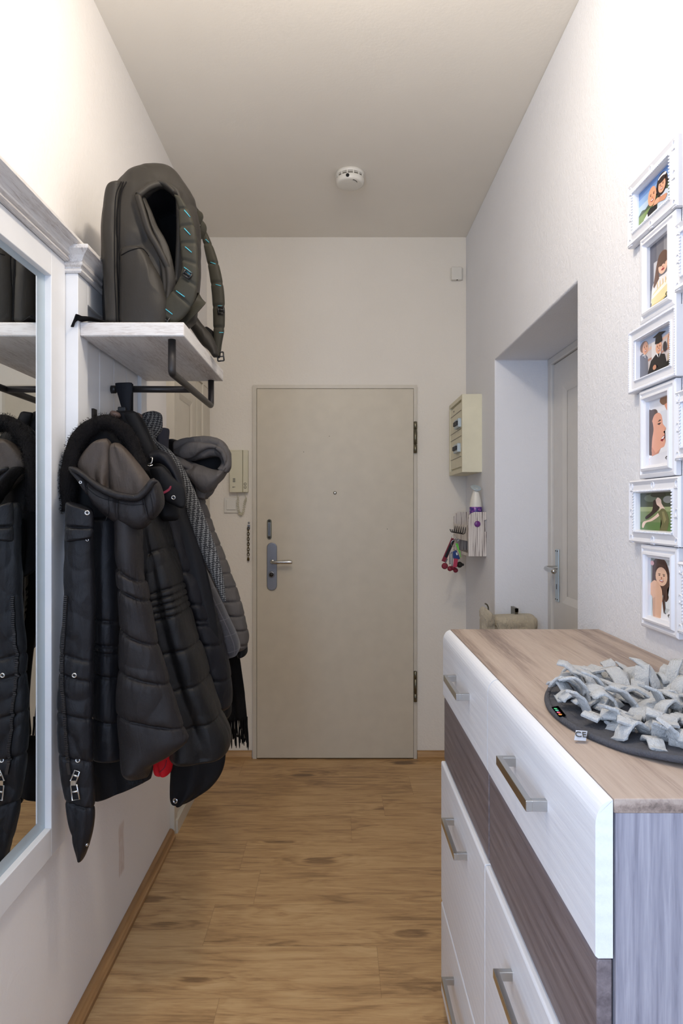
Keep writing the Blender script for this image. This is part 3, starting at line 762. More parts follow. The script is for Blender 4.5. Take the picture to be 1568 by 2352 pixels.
bm = bmesh.new(); lathe(bm, [(.011, -.003), (.016, 0), (.011, .003)], ka(1021, 1300, 3.25), (0, 1, 0), 18); put('red_fob', bm, 'red_dark', t)
t = thing('car_key_ring', ka(1040, 1312, 3.2), 'key bunch with blue fob and red whistle-shaped tag', 'keys', 'keys on the key rack')
bm = bmesh.new(); ring(bm, ka(1043, 1248, 3.2), .016); ring(bm, ka(1041, 1268, 3.19), .012); put('split_ring', bm, 'chrome', t)
bm = bmesh.new(); plate(bm, ka(1041, 1266, 3.18), ka(1050, 1286, 3.18), .030, .010); put('blue_fob', bm, 'blue_dark', t, bevel=.004, seg=3)
bm = bmesh.new(); plate(bm, ka(1048, 1269, 3.1745), ka(1049.5, 1275, 3.1745), .007, .001); put('fob_mark', bm, 'label_white', t)
bm = bmesh.new(); plate(bm, ka(1047, 1283, 3.17), ka(1044, 1303, 3.17), .020, .007); put('pink_tag', bm, plain('pink_tag', (178, 56, 84), .3), t, bevel=.002)
bm = bmesh.new(); plate(bm, ka(1038, 1268, 3.175), ka(1038, 1300, 3.175), .007, .002); put('key', bm, 'chrome', t)
bm = bmesh.new(); plate(bm, ka(1033, 1270, 3.185), ka(1033, 1296, 3.185), .008, .002); put('key', bm, 'chrome', t)
t = thing('soft_toy_key_ring', ka(1050, 1312, 3.23), 'dark red round plush charm hanging lowest on the key rack', 'keys', 'keys on the key rack')
bm = bmesh.new(); ring(bm, ka(1047, 1240, 3.23), .009); tube(bm, [ka(1047, 1244, 3.23), ka(1046, 1300, 3.23)], .0015, 6); put('cord', bm, 'chrome', t)
bm = bmesh.new()
for (px, py, r) in ((1033, 1306, .013), (1046, 1310, .012), (1040, 1304, .013)): lathe(bm, [(r * math.sin(a), -r * math.cos(a)) for a in np.linspace(.05, PI - .05, 10)], ka(px, py, 3.225), (0, 0, 1), 16)
put('charm_body', bm, 'red_dark', t)
bm = bmesh.new()
for (px, py, r) in ((1055, 1297, .015), (1062, 1297, .007)): lathe(bm, [(r * math.sin(a), -r * math.cos(a)) for a in np.linspace(.05, PI - .05, 10)], ka(px, py, 3.215), (0, 0, 1), 16)
put('charm_head', bm, 'pack', t)
t = thing('green_key_tag', ka(1053, 1275, 3.15), 'lime green loop tag hanging on the nearer rack hook', 'key tag', 'keys on the key rack')
bm = bmesh.new(); plate(bm, ka(1047, 1248, 3.15), ka(1056, 1270, 3.15), .006, .003); plate(bm, ka(1050, 1248, 3.152), ka(1058, 1280, 3.152), .003, .003); put('tag_loop', bm, 'green', t)
bm = bmesh.new(); ring(bm, ka(1050, 1240, 3.15), .007); put('split_ring', bm, 'chrome', t)

# plush pet bed edge behind the chest in the niche
t = thing('plush_cat_hammock', (.75, 2.76, .55), 'beige plush pet hammock on wire hooks behind the chest by the doorway', 'pet bed')
rows = [(1128, 1412, 1227, 1410), (1122, 1418, 1229, 1414), (1120, 1450, 1229, 1450), (1122, 1520, 1226, 1520), (1126, 1560, 1220, 1560)]
loft('plush_pad', rows, 'plush', t, Y=2.80, d=.06, cap=(.1, .1), sq=.5, wr=.008, wf=40, n=80, m=60)
rows = [(1107, 1392, 1116, 1396), (1103, 1400, 1124, 1404), (1103, 1420, 1132, 1418), (1104, 1470, 1134, 1470), (1106, 1550, 1134, 1550)]
loft('side_bolster', rows, 'plush', t, Y=2.72, d=.04, cap=(.1, .1), sq=.7, wr=.010, wf=40, n=60, m=50)
bm = bmesh.new(); tube(bm, spline([at(1121, 1405, 2.72), at(1121, 1396, 2.72), at(1118, 1389, 2.72), at(1113, 1386, 2.72)], 14), .003, 8)
put('wire_hook', bm, 'nickel_dark', t)
bm = bmesh.new(); c = at(1186, 1404, 2.80); box(bm, c.x - .006, c.x + .006, 2.80, 2.87, c.z - .03, c.z + .012); box(bm, c.x - .008, c.x + .008, 2.80, 2.806, c.z - .004, c.z + .012)
put('wall_bracket', bm, 'nickel_dark', t)

# ================================================================== CHEST OF DRAWERS
CX0, CXE, CY0, CYM, CY1, CH = .2837, .304, .714, 1.2255, 1.737, 1.02
t = thing('chest_of_drawers', (.5, CYM, 0), 'long chest of drawers with white and dark brown grained fronts along the right wall', 'chest of drawers')
CZT = 1.004
put('top_board', B(CXE, XR - .002, CY0, CY1, CZT, CH), 'chest_top', t, bevel=.0012)
bm = bmesh.new(); box(bm, CXE + .002, XR - .004, CY0 + .001, CY0 + .019, 0, CZT); put('side_panel', bm, 'chest_side', t, bevel=.001)
bm = bmesh.new(); box(bm, CXE + .002, XR - .004, CY1 - .019, CY1 - .001, 0, CZT); put('side_panel', bm, 'chest_side', t, bevel=.001)
put('carcass', B(CXE + .004, XR - .006, CY0 + .02, CY1 - .02, .05, CZT - .001), 'brown_front', t)
put('plinth', B(CXE + .03, CXE + .045, CY0 + .02, CY1 - .02, 0, .05), 'brown_front', t)
def front(name, y0, y1, z0, z1, xf, top_round=False, mat='white_front'):
    g = .0015
    if top_round:
        pr = [(CXE - .001, z0 + g), (xf + .003, z0 + g), (xf, z0 + .004)]
        for a in np.linspace(0, PI / 2, 9): pr.append((xf + .0195 * (1 - math.cos(a)), z1 - .030 + .028 * math.sin(a)))
        pr.append((CXE - .001, z1 - .002))
    else:
        pr = [(CXE, z0 + g), (xf + .002, z0 + g), (xf, z0 + .004), (xf, z1 - .005), (xf + .002, z1 - g), (CXE, z1 - g)]
    bm = bmesh.new(); prism(bm, pr, y0 + g, y1 - g, 'y'); bmesh.ops.recalc_face_normals(bm, faces=bm.faces)
    return put(name, bm, mat, t, bevel=.002, seg=2)
def bar_handle(f, yc, z, xf):
    bm = bmesh.new(); pr = .029; th = .0145; L = .082; x0 = xf - pr
    box(bm, x0, x0 + .009, yc - L, yc + L, z - th / 2, z + th / 2)
    box(bm, x0 + .008, xf + .001, yc - L, yc - L + .010, z - th / 2, z + th / 2); box(bm, x0 + .008, xf + .001, yc + L - .010, yc + L, z - th / 2, z + th / 2)
    return put('bar_handle', bm, 'chrome', f, bevel=.0008)
for (ya, yb_) in ((CY0, CYM), (CYM, CY1)):
    yc = (ya + yb_) / 2 - .01
    f = front('drawer', ya, yb_, .843, CH, CX0, True); bar_handle(f, yc, .9375, CX0)
    front('drawer_panel', ya + .004, yb_ - .002, .673, .842, CX0 + .003, mat='brown_front')
    f = front('drawer', ya, yb_, .302, .672, CX0 - .005); bar_handle(f, yc, .598, CX0 - .005)
    f = front('drawer', ya, yb_, .055, .300, CX0 - .005); bar_handle(f, yc, .22, CX0 - .005)

# snuffle mat
MCX, MCY, MRX, MRY = .512, .992, .180, .222
t = thing('snuffle_mat', (MCX, MCY, CH), 'round charcoal felt snuffle mat with light grey fleece strips on the chest', 'snuffle mat')
def mat_h(a, r):   # slightly wavy rim
    return CH + .004 + .006 * max(0, math.sin(3 * a + 1)) * (r ** 4)
bm = bmesh.new(); N = 96; rings = []
for k in range(9):
    r = k / 8 * .985 + .015
    rings.append([bm.verts.new((MCX + MRX * r * math.cos(2 * PI * i / N), MCY + MRY * r * math.sin(2 * PI * i / N), mat_h(2 * PI * i / N, r))) for i in range(N)])
bm.faces.new(rings[0])
for a, b in zip(rings, rings[1:]):
    for i in range(N): bm.faces.new((a[i], b[i], b[(i + 1) % N], a[(i + 1) % N]))
o = put('felt_base', bm, 'felt_dark', t, solid=.007, smooth=True)
bm = bmesh.new(); tube(bm, [(MCX + (MRX - .002) * math.cos(a), MCY + (MRY - .002) * math.sin(a), mat_h(a, 1) + .001) for a in np.linspace(0, 2 * PI, 120, endpoint=False)], .0048, 8, closed=True)
put('edge_binding', bm, 'felt_dark', t)

def strip_bm(bm, base, yaw, ln, wd, lean, curl, twist):
    """one fleece strip: rises from the mat, bends over, flops outward"""
    d = Vector((math.cos(yaw), math.sin(yaw), 0)); s_ = Vector((-d.y, d.x, 0)); n = 11; th = .0045
    p = Vector(base); ang = lean; prev = None; step = ln / (n - 1); secs = []
    for i in range(n):
        dirv = d * math.cos(ang) + Vector((0, 0, 1)) * math.sin(ang)
        nrm = -d * math.sin(ang) + Vector((0, 0, 1)) * math.cos(ang)
        w2 = (s_ * math.cos(twist * i / n) + nrm * math.sin(twist * i / n)) * wd / 2
        nn = nrm * math.cos(twist * i / n) - s_ * math.sin(twist * i / n)
        rr = th * (.8 if i in (0, n - 1) else 1)
        wav = Vector((0, 0, .0012 * math.sin(i * 1.7 + yaw * 5)))
        secs.append([bm.verts.new(p + w2 * a + nn * rr / 2 * b + wav) for a, b in ((-1, -.7), (-.92, -1), (0, -1), (.92, -1), (1, -.7), (1, .7), (.92, 1), (0, 1), (-.92, 1), (-1, .7))])
        p = p + dirv * step
        if p.z < CH + .010: p.z = CH + .010; ang = max(ang, 0)
        ang -= curl / n * (1.6 if i > n * .25 else .5)
    q = len(secs[0])
    for a, b in zip(secs, secs[1:]):
        for i in range(q): f = bm.faces.new((a[i], a[(i + 1) % q], b[(i + 1) % q], b[i])); f.smooth = True
    bm.faces.new(list(reversed(secs[0]))); bm.faces.new(secs[-1])
r2 = random.Random(11); strips = []
for ringi, (rr, cnt) in enumerate(((.82, 40), (.70, 38), (.56, 32), (.42, 25), (.28, 18), (.14, 10), (.03, 4))):
    for i in range(cnt):
        a = 2 * PI * (i + .5 * (ringi % 2)) / cnt + r2.uniform(-.09, .09)
        q = rr + r2.uniform(-.05, .05)
        base = (MCX + .008 + (MRX - .010) * q * math.cos(a), MCY + .012 + (MRY - .01) * q * math.sin(a), CH + .008)
        out = math.atan2(math.sin(a) * MRY, math.cos(a) * MRX)
        yaw = out + r2.uniform(-.75, .75) + (PI if r2.random() < (.12 + .2 * (ringi > 2)) else 0)
        ln = r2.uniform(.045, .078) * (.72 if ringi == 0 else 1)
        strips.append((base, yaw, ln, r2.uniform(.019, .026), r2.uniform(.35, 1.5), r2.uniform(.8, 2.6), r2.uniform(-.5, .5)))
strips.sort(key=lambda s_: s_[0][1] + s_[0][0] * .6)
rest = bmesh.new()
for i, s_ in enumerate(strips):
    if i < 98:
        bm = bmesh.new(); strip_bm(bm, *s_); bmesh.ops.recalc_face_normals(bm, faces=bm.faces); put('fleece_strip', bm, 'fleece', t)
    else: strip_bm(rest, *s_)
bmesh.ops.recalc_face_normals(rest, faces=rest.faces); o = put('fleece_strip', rest, 'fleece', t); o['kind'] = 'stuff'
# labels of the mat
def text_bm(txt, size, mtx, ext=.0003):
    cu = bpy.data.curves.new('txt', 'FONT'); cu.body = txt; cu.size = size; cu.extrude = ext; cu.align_x = 'CENTER'; cu.align_y = 'CENTER'
    ob = bpy.data.objects.new('txt', cu); COL.objects.link(ob); bpy.context.view_layer.update()
    me = bpy.data.meshes.new_from_object(ob); bm = bmesh.new(); bm.from_mesh(me); bmesh.ops.transform(bm, matrix=mtx, verts=bm.verts)
    bpy.data.objects.remove(ob); bpy.data.curves.remove(cu); bpy.data.meshes.remove(me); return bm
def quadmat(p00, p10, p01):
    """matrix whose local x runs p00->p10 and y p00->p01, origin at centre"""
    p00, p10, p01 = Vector(p00), Vector(p10), Vector(p01); x = (p10 - p00).normalized(); y = (p01 - p00); y = (y - x * y.dot(x)).normalized(); z = x.cross(y)
    c = p00 + (p10 - p00) / 2 + (p01 - p00) / 2
    return Matrix(((x.x, y.x, z.x, c.x), (x.y, y.y, z.y, c.y), (x.z, y.z, z.z, c.z), (0, 0, 0, 1)))
zt = CH + .011
def ontop(px, py, z=CH + .001): Y = FPX * (CAMZ - z) / (py - PY); return at(px, py, Y)
q00, q10, q01 = ontop(1318, 1700, CH + .004), ontop(1345, 1702, CH + .004), ontop(1322, 1677, CH + .013)
bm = bmesh.new(); q11 = q10 + (q01 - q00); f = bm.faces.new([bm.verts.new(p) for p in (q00, q10, q11, q01)]); bmesh.ops.solidify(bm, geom=bm.faces[:], thickness=.0006)
lb = put('ce_label', bm, 'label_white', t); lb['label'] = 'small white woven label with CE mark'
bm = text_bm('CE', .0125, Matrix.Translation((0, 0, .0012)) @ quadmat(q00, q10, q01)); put('ce_mark', bm, 'black_plastic', lb)
q00, q10, q01 = ontop(1284, 1647, CH + .010), ontop(1300, 1644, CH + .010), ontop(1266, 1624, CH + .010)
bm = bmesh.new(); q11 = q10 + (q01 - q00); f = bm.faces.new([bm.verts.new(p) for p in (q00, q10, q11, q01)]); bmesh.ops.solidify(bm, geom=bm.faces[:], thickness=.0006)
lb = put('brand_label', bm, 'black_plastic', t); lb['label'] = 'small black woven label with coloured dots'
bm = bmesh.new(); mm = [plain('dot_%s' % n_, c_, .5) for n_, c_ in (('orange', (240, 150, 60)), ('pink', (220, 90, 120)), ('teal', (90, 190, 160)), ('green', (60, 180, 110)))]
for i, fr in enumerate((.14, .34, .54, .72)):
    p = q00 + (q01 - q00) * fr + (q10 - q00) * .3 + Vector((0, 0, .0008)); lathe(bm, [(.0028, 0), (.0028, .0008), (.0005, .0009)], p, (0, 0, 1), 12, mi=i)
put('colour_dots', bm, mm, lb)

# ================================================================== COLLAGE FRAME WITH PHOTOS
t = thing('collage_photo_frame', (XR, 1.33, 1.076), 'white moulded collage photo frame of joined picture frames on the right wall', 'photo frame')
XF = .680
def frame_bm(y0, y1, z0, z1, bw, style):
    """y0<y1, moulding around an opening, face towards -x"""
    if style == 'ornate': prof = [(0, 0), (0, .012), (.004, .017), (.012, .013), (bw * .7, .015), (bw * .86, .017), (bw * .95, .013), (bw, .006), (bw, 0)]
    elif style == 'plain': prof = [(0, 0), (0, .010), (.003, .013), (.008, .014), (.011, .011), (.014, .011), (bw * .6, .017), (bw * .75, .018), (bw * .82, .013), (bw, .010), (bw, 0)]
    else: prof = [(0, 0), (0, .016), (.002, .018), (.006, .018), (.009, .014), (bw * .85, .013), (bw * .9, .016), (bw, .012), (bw, 0)]
    bm = bmesh.new(); cs = []
    for u, h in prof:
        cs.append([bm.verts.new((XR - .002 - h, yy, zz)) for yy, zz in ((y0 + u, z0 + u), (y1 - u, z0 + u), (y1 - u, z1 - u), (y0 + u, z1 - u))])
    for a, b in zip(cs, cs[1:]):
        for i in range(4): bm.faces.new((a[i], a[(i + 1) % 4], b[(i + 1) % 4], b[i]))
    def beads(u, r, step, h):
        for (a, b) in (((y0 + u, z0 + u), (y1 - u, z0 + u)), ((y1 - u, z0 + u), (y1 - u, z1 - u)), ((y1 - u, z1 - u), (y0 + u, z1 - u)), ((y0 + u, z1 - u), (y0 + u, z0 + u))):
            L = math.hypot(b[0] - a[0], b[1] - a[1]); n_ = max(2, int(L / step))
            for i in range(n_):
                f = (i + .5) / n_
                bmesh.ops.create_icosphere(bm, subdivisions=1, radius=r, matrix=Matrix.Translation((XR - .002 - h, a[0] + (b[0] - a[0]) * f, a[1] + (b[1] - a[1]) * f)))
    if style == 'ornate':
        beads(bw * .86, .0026, .0062, .0175)
        rr = random.Random(int(y0 * 1000 + z0 * 100))
        for (cy_, cz_) in ((y0 + bw * .4, z0 + bw * .4), (y1 - bw * .4, z0 + bw * .4), (y0 + bw * .4, z1 - bw * .4), (y1 - bw * .4, z1 - bw * .4), ((y0 + y1) / 2, z1 - bw * .4), ((y0 + y1) / 2, z0 + bw * .4), (y0 + bw * .4, (z0 + z1) / 2), (y1 - bw * .4, (z0 + z1) / 2)):
            for s_ in (-1, 1):   # scroll pair
                pts = [(XR - .0165, cy_ + s_ * .003 + (.0015 + .0022 * a) * math.cos(a * 1.0) * s_, cz_ + (.0015 + .0022 * a) * math.sin(a)) for a in np.linspace(0, 5.2, 18)]
                pts = [(p[0], min(max(p[1], y0 + .001), y1 - .001), min(max(p[2], z0 + .001), z1 - .001)) for p in pts]
                tube(bm, pts, .0016, 5)
    if style == 'rope': beads(.004, .0034, .0052, .0165); beads(bw * .92, .0016, .0040, .0165)
    return bm
PHM = {}
def pm(rgb):
    k_ = tuple(rgb)
    if k_ not in PHM: PHM[k_] = plain('print_%02x%02x%02x' % k_, rgb, .25, var=.04)
    return PHM[k_]
def ell(cx, cy, rx, ry, n=20, rot=0):
    return [(cx + rx * math.cos(a) * math.cos(rot) - ry * math.sin(a) * math.sin(rot), cy + rx * math.cos(a) * math.sin(rot) + ry * math.sin(a) * math.cos(rot)) for a in np.linspace(0, 2 * PI, n, endpoint=False)]
def R_(a, b, c, d): return [(a, b), (c, b), (c, d), (a, d)]
def photo(parent, y0, y1, z0, z1, shapes, txt=False):
    """flat print: u 0..1 from far to near, v 0..1 upwards"""
    bm = bmesh.new(); mats = []; rnd3 = 0
    for i, (rgb, poly) in enumerate(shapes):
        m_ = pm(rgb)
        if m_ not in mats: mats.append(m_)
        # clip to the print
        pts = []
        if 6 <= len(poly) < 19: poly = spline(list(poly) + [poly[0]], len(poly) * 5)[:-1].tolist()
        for u, v_ in poly: pts.append((min(max(u, 0), 1), min(max(v_, 0), 1)))
        vs = []
        for u, v_ in pts: vs.append(bm.verts.new((XR - .0045 - i * .00005, y1 - (y1 - y0) * u, z0 + (z1 - z0) * v_)))
        try:
            f = bm.faces.new(vs); f.material_index = mats.index(m_)
        except ValueError: pass
    bmesh.ops.triangulate(bm, faces=bm.faces[:])
    bmesh.ops.recalc_face_normals(bm, faces=bm.faces)
    for f in bm.faces:
        if f.normal.x > 0: f.normal_flip()
    o = put('photograph', bm, mats, parent)
    if txt:
        c = Vector((XR - .0075, y0 + .014, z0 + .010)); mtx = Matrix(((0, 0, -1, c.x), (-1, 0, 0, c.y), (0, 1, 0, c.z), (0, 0, 0, 1)))
        pass
    return o
def size_text(f, y0, z0):
    c = Vector((XR - .0070, y0 + .016, z0 + .011)); mtx = Matrix(((0, 0, -1, c.x), (-1, 0, 0, c.y), (0, 1, 0, c.z), (0, 0, 0, 1)))
    put('size_print', text_bm('4"x6"', .0095, mtx, .0002), 'black_plastic', f)

SK, SK2, SK3 = (226, 170, 140), (204, 146, 116), (240, 196, 172)
def face(cx, cy, rx, ry, skin, dark=(60, 38, 34), smile=True, turn=0):
    s_ = [(skin, ell(cx, cy, rx, ry)), (tuple(int(c_ * .88) for c_ in skin), ell(cx + turn * rx * .6, cy - ry * .15, rx * .3, ry * .5)), (skin, ell(cx + turn * rx * .5, cy, rx * .28, ry * .5))]
    for e in (-.38, .38):
        s_.append((dark, ell(cx + rx * (e + turn * .3), cy + ry * .12, rx * .15, ry * .055))); s_.append((dark, ell(cx + rx * (e + turn * .3), cy + ry * .27, rx * .22, ry * .03)))
    s_.append(((190, 120, 96), ell(cx + rx * turn * .35, cy - ry * .15, rx * .12, ry * .1)))
    s_.append(((170, 60, 64), ell(cx + rx * turn * .25, cy - ry * .45, rx * .36, ry * .12)))
    if smile: s_.append(((246, 240, 236), ell(cx + rx * turn * .25, cy - ry * .43, rx * .28, ry * .06)))
    return s_
ph1 = [((100, 140, 200), R_(0, .78, 1, 1)), ((138, 172, 216), R_(0, .6, 1, .8)), ((178, 200, 224), R_(0, .35, 1, .62)), ((70, 86, 64), [(0, .38), (.1, .46), (.22, .42), (.35, .5), (.7, .5), (.85, .62), (.93, .75), (1, .8), (1, .2), (0, .2)]), ((120, 146, 84), R_(0, 0, 1, .36)), ((92, 118, 66), R_(.6, .2, 1, .4)),
       ((30, 32, 36), [(.12, 0), (.2, .22), (.34, .34), (.52, .28), (.62, 0)]), ((228, 232, 238), [(.1, 0), (.16, .18), (.26, .26), (.3, 0)]), ((196, 208, 224), [(.52, .05), (.56, .42), (.68, .5), (.82, .4), (.84, .08)]),
       ((46, 32, 28), ell(.66, .66, .15, .27)), ((40, 28, 26), R_(.54, .38, .62, .66)), ((238, 238, 238), ell(.67, .84, .11, .05))] + face(.66, .62, .095, .17, SK, turn=-.1) + [((46, 32, 28), ell(.66, .77, .10, .07)), (SK2, [(.42, .3), (.6, .26), (.74, .2), (.8, .3), (.66, .36), (.5, .4)]), (SK, ell(.53, .34, .07, .07))] + \
      [((120, 100, 92), ell(.345, .55, .05, .18))] + face(.405, .58, .115, .24, (232, 168, 132), turn=.2)
ph2 = [((118, 118, 126), R_(0, 0, 1, 1)), ((92, 92, 104), R_(0, .3, .3, 1)), ((146, 146, 152), R_(.62, .5, .8, 1)), ((74, 72, 84), R_(.86, .3, 1, .9)), ((198, 198, 204), R_(.18, .4, .34, .7)), ((240, 236, 236), [(.05, .1), (.12, .34), (.3, .42), (.7, .42), (.92, .5), (.96, .1)]), ((112, 84, 72), ell(.58, .62, .25, .17)), ((112, 84, 72), [(.3, .62), (.36, .7), (.42, .4), (.2, .3), (.16, .34)]), ((112, 84, 72), [(.8, .6), (.9, .36), (.78, .32), (.74, .5)])] + \
      face(.58, .56, .19, .12, SK3, smile=False, turn=.15) + [((104, 78, 66), [(.36, .66), (.4, .58), (.78, .6), (.82, .66), (.7, .76), (.45, .76)])] + \
      [((238, 226, 176), [(.1, .05), (.12, .2), (.5, .28), (.98, .3), (.98, .12), (.5, .04)]), ((248, 246, 236), [(.1, .19), (.5, .26), (.98, .34), (.98, .28), (.5, .2), (.12, .15)]), ((226, 206, 140), [(.1, .06), (.5, .06), (.98, .14), (.98, .12), (.5, .03), (.1, .03)])] + [((250, 214, 150), R_(x_, .27, x_ + .025, .36)) for x_ in (.34, .46, .58, .7, .8)] + [((206, 206, 210), R_(0, 0, 1, .04))]
ph3 = [((206, 196, 194), R_(0, 0, 1, 1)), ((176, 186, 206), R_(0, .8, 1, 1)), ((224, 186, 168), [(.2, .7), (1, .86), (1, .8), (.2, .62)]), ((178, 134, 118), [(.2, .44), (1, .52), (1, .47), (.2, .38)]), ((226, 222, 222), R_(.35, .3, .5, .8)), ((110, 112, 124), [(0, 0), (0, .62), (.12, .66), (.24, .5), (.26, 0)]), ((232, 232, 236), [(.08, .6), (.16, .62), (.17, .5)]), ((60, 64, 84), [(.11, .58), (.14, .6), (.15, .48)]), ((128, 100, 84), ell(.13, .8, .12, .14))] + face(.17, .75, .085, .16, SK, turn=.4) + \
      [((28, 26, 30), [(.22, 0), (.34, .36), (.5, .48), (.72, .38), (.8, 0)]), ((236, 236, 240), [(.48, .48), (.56, .34), (.63, .48)]), ((24, 22, 24), [(.53, .46), (.56, .3), (.585, .46)])] + face(.56, .60, .085, .15, SK, turn=.1) + [((24, 22, 26), [(.46, .72), (.48, .86), (.64, .86), (.66, .72), (.56, .69)]), ((20, 18, 22), [(.4, .9), (.56, .84), (.76, .9), (.58, .96)]), ((60, 54, 58), ell(.73, .55, .05, .12))] + \
      [((170, 118, 84), ell(.9, .62, .1, .26)), ((190, 172, 150), [(.78, 0), (.8, .34), (1, .42), (1, 0)])] + face(.89, .62, .07, .15, SK, turn=-.3) + [((20, 20, 22), [(.42, .2), (.56, .12), (1, .22), (1, .1), (.56, .02)]), (SK2, ell(.46, .16, .05, .06))]
ph4 = [((240, 240, 244), R_(0, 0, 1, 1)), ((228, 232, 240), R_(.5, .5, 1, .8)), ((92, 74, 70), [(0, .2), (0, .82), (.1, .86), (.3, .85), (.38, .78), (.3, .6), (.25, .3), (.12, .16)]), ((236, 172, 146), [(.12, .66), (.22, .76), (.38, .79), (.52, .75), (.58, .66), (.6, .6), (.72, .53), (.7, .5), (.62, .48), (.68, .44), (.66, .4), (.7, .36), (.7, .32), (.64, .26), (.5, .24), (.36, .16), (.18, .14), (.1, .3)]), ((92, 74, 70), [(0, .6), (.12, .7), (.2, .56), (.14, .4), (.1, .2), (0, .2)]),
       ((60, 40, 40), [(.38, .65), (.46, .68), (.54, .665), (.46, .655)]), ((60, 40, 40), [(.36, .62), (.44, .60), (.54, .625), (.44, .63)]), ((150, 44, 52), [(.5, .36), (.58, .41), (.68, .44), (.66, .38), (.58, .34)]), ((252, 248, 246), [(.53, .38), (.6, .41), (.67, .42), (.62, .38)]), ((214, 150, 126), [(.12, .3), (.3, .18), (.5, .24), (.36, .12), (.14, .1)]), ((236, 196, 196), [(0, 0), (0, .12), (.1, .1), (.1, 0)]), ((232, 232, 238), [(.02, .0), (.05, .12), (.4, .17), (.8, .2), (1, .3), (1, 0)]),
       ((150, 110, 84), [(.5, 1), (.48, .94), (.62, .88), (.8, .9), (1, .93), (1, 1)]), ((228, 158, 128), [(.66, .88), (.8, .9), (1, .93), (1, .62), (.92, .61), (.86, .66), (.88, .72), (.76, .79)]), ((70, 46, 40), [(.76, .83), (.9, .8), (.88, .785)])]
ph5 = [((122, 140, 92), R_(0, 0, 1, 1)), ((70, 78, 58), R_(0, .62, 1, 1)), ((110, 120, 100), ell(.3, .85, .18, .1)), ((150, 152, 146), ell(.75, .8, .12, .09)), ((160, 172, 124), R_(0, .5, 1, .62)), ((96, 128, 72), R_(0, 0, 1, .22)), ((56, 58, 44), ell(.5, .93, .2, .07)), ((52, 36, 32), [(.38, .78), (.5, .82), (.54, .6), (.42, .46), (.2, .3), (.16, .36), (.34, .52)]),
       ((244, 214, 196), [(.44, .8), (.5, .86), (.58, .8), (.6, .7), (.68, .56), (.62, .52), (.54, .62), (.47, .68)]), ((240, 210, 190), [(.56, .62), (.5, .46), (.3, .3), (.1, .22), (.06, .1), (.1, .06), (.18, .2), (.36, .26), (.58, .44)]), ((112, 110, 72), [(.5, .48), (.62, .58), (.72, .5), (.78, .28), (.72, 0), (.54, 0), (.6, .22)]), ((146, 140, 96), [(.6, .5), (.66, .5), (.72, .3), (.66, .2)])]
ph6 = [((206, 212, 212), R_(0, 0, 1, 1)), ((150, 152, 146), R_(0, .55, .3, 1)), ((236, 240, 242), R_(.62, .2, .8, .9)), ((170, 180, 178), R_(.84, .3, .9, .8)), ((84, 58, 50), [(.06, .6), (.1, .9), (.3, 1), (.6, .97), (.76, .8), (.8, .62), (.68, .5), (.74, .38), (.62, .3), (.5, .4), (.2, .5)])] + face(.45, .7, .24, .155, (244, 200, 170), turn=.15) + [((84, 58, 50), [(.16, .78), (.3, .93), (.62, .9), (.72, .74), (.6, .84), (.4, .88), (.24, .8)]), ((240, 190, 190), ell(.08, .9, .08, .04)), ((232, 186, 156), [(0, .55), (.2, .62), (.42, .54), (.5, .4), (.46, 0), (.12, 0), (.1, .3), (0, .38)]), ((214, 168, 140), [(.1, .3), (.2, .34), (.2, 0), (.12, 0)]), ((246, 246, 248), [(.44, .02), (.5, .3), (.62, .1), (1, .3), (1, 0), (.44, 0)]), ((84, 58, 50), [(.56, .46), (.62, .2), (.56, .1), (.5, .3)])]
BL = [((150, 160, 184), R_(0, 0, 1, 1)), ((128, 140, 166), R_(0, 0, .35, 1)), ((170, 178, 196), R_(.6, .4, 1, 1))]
spec = [  # y0, y1, z0, z1, border, style, shapes, text, label
    (1.310, 1.5315, 1.948, 2.092, .030, 'ornate', ph1, 0, 'ornate frame with photo of a man and a girl outdoors'),
    (1.322, 1.476, 1.752, 1.946, .028, 'plain', ph2, 1, 'plain frame with photo of a girl behind a cake'),
    (1.310, 1.5235, 1.606, 1.750, .028, 'rope', ph3, 0, 'rope-edged frame with graduation photo'),
    (1.322, 1.480, 1.407, 1.604, .028, 'plain', ph4, 1, 'plain frame with photo of a laughing woman in profile'),
    (1.300, 1.5246, 1.262, 1.4045, .030, 'ornate', ph5, 0, 'ornate frame with photo of a woman stretching in a meadow'),
    (1.312, 1.472, 1.076, 1.260, .028, 'plain', ph6, 1, 'plain frame with portrait of a dark-haired woman'),
    (1.10, 1.319, 1.775, 1.911, .028, 'ornate', BL, 0, None), (1.10, 1.319, 1.436, 1.5746, .028, 'ornate', BL, 0, None), (1.10, 1.309, 1.092, 1.233, .028, 'ornate', BL, 0, None),
    (1.14, 1.295, 1.913, 2.113, .028, 'plain', BL, 0, None), (1.14, 1.290, 1.577, 1.773, .028, 'plain', BL, 0, None), (1.14, 1.290, 1.235, 1.434, .028, 'plain', BL, 0, None)]
for y0, y1, z0, z1, bw, st, shp, tx, lab in spec:
    f = put('picture_frame', frame_bm(y0, y1, z0, z1, bw, st), 'white_gloss', t)
    if lab: f['label'] = lab
    photo(f, y0 + bw - .001, y1 - bw + .001, z0 + bw - .001, z1 - bw + .001, shp)
    if tx: size_text(f, y0 + bw, z0 + bw)

